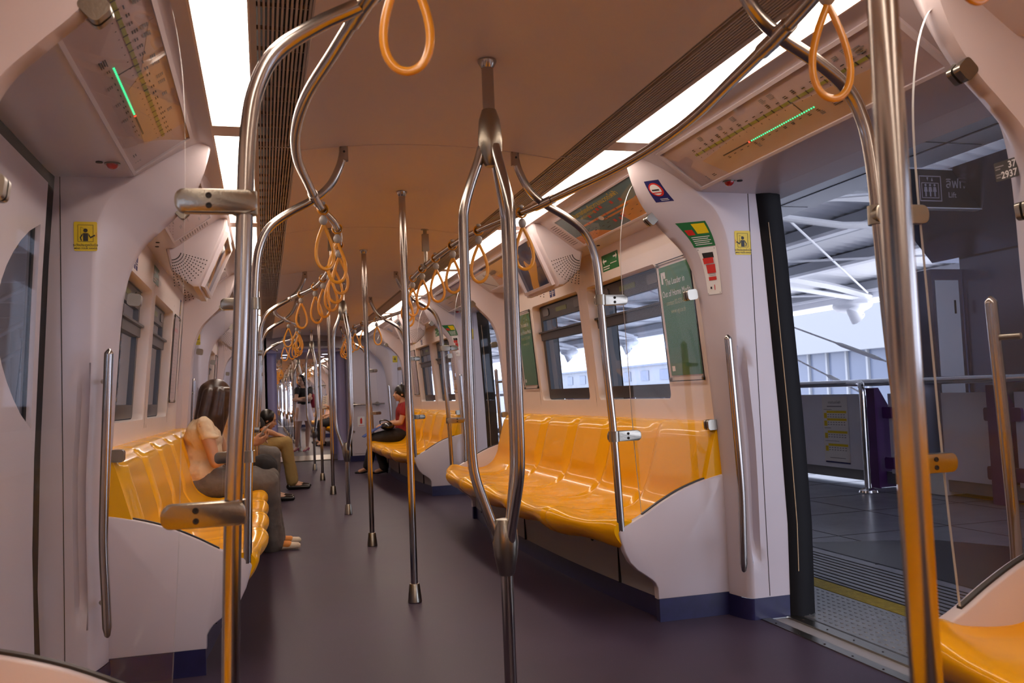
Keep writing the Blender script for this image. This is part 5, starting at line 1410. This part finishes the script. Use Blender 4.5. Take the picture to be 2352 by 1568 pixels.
rw = sitter('seated woman in a red blouse and black trousers with a blue folder', 1.185, 12.62, 1, (-1, -.12, .02), 'skin', 'redc', 'blackc', 'hairk', {'heels': True}, legs=.42, knee=.49, feet=(-.10, .10), lean=-.02)
t = thing('folder', 'blue folder on the lap of the woman in the red blouse', 'folder', (.80, 12.6, .58))
mb = MB(); Mx = frameM((.735, 12.60, .600), (0, 1, 0), (.86, 0, .50)); plate(mb, rrect(-.15, .15, -.16, .14, .01), Mx, -.006, .006); mb.build('cover', 'folder', t, smooth=0)
t = thing('handbag', 'black patent handbag on the lap of the woman in the red blouse', 'bag', (.93, 12.5, .62))
blob('body', 'leather', t, [('b', (.93, 12.52, .655), (.10, .16, .055))], .008, 2); MB().tube(cr([(.98, 12.42, .69), (.90, 12.41, .74), (.82, 12.42, .735), (.83, 12.5, .69)], 6), .009, 8).build('strap', 'leather', t)

# --- standing woman leaning on the far pole ---------------------------------------------
x, y = .075, 19.35
r = person('standing woman in a black top and short white skirt with folded arms', (x, y, 0)); F = face_frame((-.45, -.9, -.05))
pel = V((x+.01, y, .90)); ch = V((x+.02, y, 1.20)); nk = V((x+.01, y, 1.37)); hd = V((x-.03, y-.03, 1.485))
hp_ = [V((x-.07, y-.02, .88)), V((x+.09, y+.02, .88))]; kn = [V((x-.12, y-.05, .49)), V((x+.09, y+.01, .49))]; an = [V((x-.155, y, .115)), V((x+.06, y-.05, .115))]
sh = [V((x-.12, y-.06, 1.30)), V((x+.155, y+.05, 1.30))]; el = [V((x-.15, y-.17, 1.08)), V((x+.12, y-.14, 1.07))]; wr = [V((x+.05, y-.22, 1.12)), V((x-.10, y-.23, 1.07))]
B = [('b', pel, (.15, .115, .12)), ('c', pel+V((0, 0, .05)), .105, ch, .10), ('b', ch, (.14, .095, .13)), ('c', ch+V((0, 0, .08)), .07, nk, .048), ('c', nk, .045, hd-V((0, 0, .03)), .044)]
for i in (0, 1): B += limb(sh[i], .044, el[i], .035, wr[i], .024)+limb(hp_[i], .085, kn[i], .053, an[i], .032, .05)+hand_parts(wr[i], ((.9, .1, -.1), (-.9, .1, .2))[i], (0, -1, .2), .6)
for i in (0, 1): B += [('c', an[i]+V((0, .0, -.03)), .030, an[i]+V((-.06, -.08, -.085)), .022)]
B += head_parts(hd, F); blob('body', 'skinp', r, B, .007); face_details(r, hd, F)
folds('top', 'blackc', r, [('c', pel+V((0, 0, .10)), .125, ch, .115), ('b', ch, (.155, .112, .135)), ('b', ch+V((0, 0, .09)), (.13, .08, .05)), ('c', sh[0], .056, sh[0].lerp(el[0], .4), .052), ('c', sh[1], .056, sh[1].lerp(el[1], .4), .052)], .009, .006, .08)
mb = MB(); rings = []
for i in range(9):
    t_ = i/8; rx = .145+.055*t_; ry = .115+.06*t_; rings.append([(x+.01+(rx+.010*t_*cos(9*a))*cos(a), y+(ry+.010*t_*cos(9*a))*sin(a), 1.0-.36*t_) for a in [2*pi*j/72 for j in range(72)]])
mb.loft(rings, True, False); rings2 = rings[-1]; mb.loft([rings2, [(p[0]*.96+x*.04, p[1]*.96+y*.04, p[2]+.01) for p in rings2]], True, False); mb.build('skirt', 'whitec', r, smooth=60)
blob('hair', 'hairk', r, [('b', hd+V((.012, .022, .030)), (.088, .096, .096)), ('c', hd+V((.05, .05, .02)), .06, hd+V((.09, .06, -.20)), .045), ('c', hd+V((.07, -.02, .03)), .022, hd+V((.085, -.01, -.12)), .016), ('c', hd+V((-.06, .04, .03)), .022, hd+V((-.04, .05, -.12)), .016)], .007, 3)
for i in (0, 1): blob('shoe', 'shoepk', r, [('c', an[i]+V((.02, .02, -.055)), .030, an[i]+V((-.05, -.07, -.092)), .022), ('c', an[i]+V((-.05, -.07, -.092)), .022, an[i]+V((-.09, -.12, -.098)), .014), ('c', an[i]+V((.025, .03, -.06)), .013, an[i]+V((.03, .035, -.108)), .006)], .006, 2)
t = thing('shoulder_bag', 'red shoulder bag behind the standing woman', 'bag', (x+.22, y+.1, 1.0)); blob('body', 'bagred', t, [('b', (x+.215, y+.09, 1.06), (.065, .09, .14)), ('b', (x+.215, y+.09, .99), (.07, .10, .09))], .009, 2)
MB().tube(cr([(x+.19, y+.04, 1.16), (x+.17, y+.045, 1.30), (x+.165, y+.05, 1.352), (x+.185, y+.09, 1.30), (x+.22, y+.12, 1.16)], 6), .008, 8).build('strap', 'bagred', t)

# --- passengers in the far coach ---------------------------------------------------------
sitter('seated passenger in a patterned top holding up a newspaper in the far coach', 1.02, 21.9, 1, (-1, -.3, -.1), 'skin', 'basegrey', 'blackc', 'hairk', {'long': False}, arms='up', legs=.40)
t = thing('newspaper', 'open newspaper held up by the seated passenger in the far coach', 'newspaper', (.74, 21.9, .95))
mb = MB(); Mx = frameM((.735, 21.86, 1.02), (.35, -.93, .2), (.15, .05, 1)); plate(mb, rect(-.16, 0, -.15, .15), Mx @ Matrix.Rotation(.3, 4, 'Y'), 0, .002); plate(mb, rect(0, .16, -.15, .15), Mx @ Matrix.Rotation(-.3, 4, 'Y'), 0, .002); mb.build('sheet', 'paper', t, smooth=0)
mb = MB()
for i in range(6): plate(mb, rect(-.14, -.02, -.12+i*.045, -.10+i*.045), Mx @ Matrix.Rotation(.3, 4, 'Y'), .002, .003)
mb.build('print', 'grey', t)
sitter('seated passenger in black next to the newspaper reader in the far coach', 1.02, 22.6, 1, (-1, -.2, -.1), 'skin', 'blackc', 'blackc', 'hairk', {}, legs=.42)
sitter('seated passenger with bare legs crossing the aisle edge in the far coach', 1.02, 21.2, 1, (-1, .2, -.1), 'skinp', 'whitec', 'blackc', 'hairk', {'long': False, 'heels': True}, legs=.44)
sitter('seated passenger in sandals on the closed-door side of the far coach', -.98, 23.0, -1, (1, -.3, -.1), 'skin', 'whitec', 'khaki', 'hairk', {'long': False}, arms='knees', legs=.50)
sitter('seated passenger in dark clothes farther along the closed-door side of the far coach', -.98, 27.0, -1, (1, -.3, -.1), 'skin', 'blackc', 'blackc', 'hairk', {}, legs=.50)
# ---------------------------------------------------------------- world, camera, view
w = bpy.data.worlds.new('sky'); SC.world = w; w.use_nodes = True
bg = w.node_tree.nodes['Background']; bg.inputs['Color'].default_value = (.74, .80, 1.0, 1); bg.inputs['Strength'].default_value = 4.2
sl = bpy.data.lights.new('sun', 'SUN'); sl.energy = 9.; sl.angle = .01; sl.color = (1., .96, .9); so = bpy.data.objects.new('sun', sl); COL.objects.link(so); so.rotation_euler = (0, math.radians(28), .3)
f = 2050.; vx, vy, roll = 606.3, 925., .0395
d1 = V(((vx-1176)/f, -(vy-784)/f, -1.)); u = V((-roll, 1., d1.x*-roll+d1.y))
d1.normalize(); u.normalize(); xr = d1.cross(u)
R = Matrix((xr, d1, u)).to_4x4(); R.translation = V((-.722, 0, 1.047))
cam = bpy.data.cameras.new('camera'); co = bpy.data.objects.new('camera', cam); COL.objects.link(co); co.matrix_world = R
cam.sensor_width = 36; cam.lens = f/2352*36; cam.clip_start = .02; cam.clip_end = 400
cam.dof.use_dof = True; cam.dof.focus_distance = 4.5; cam.dof.aperture_fstop = 7.
SC.camera = co
SC.view_settings.view_transform = 'Standard'; SC.view_settings.look = 'None'; SC.view_settings.gamma = 1; SC.view_settings.use_curve_mapping = False
SC.view_settings.exposure = EXPOSURE
SC.cycles.max_bounces = 8; SC.cycles.diffuse_bounces = 5; SC.cycles.glossy_bounces = 4; SC.cycles.transparent_max_bounces = 24; SC.cycles.transmission_bounces = 6
SC.cycles.sample_clamp_indirect = 6; SC.cycles.use_denoising = True
SC.cycles.caustics_reflective = False; SC.cycles.caustics_refractive = False
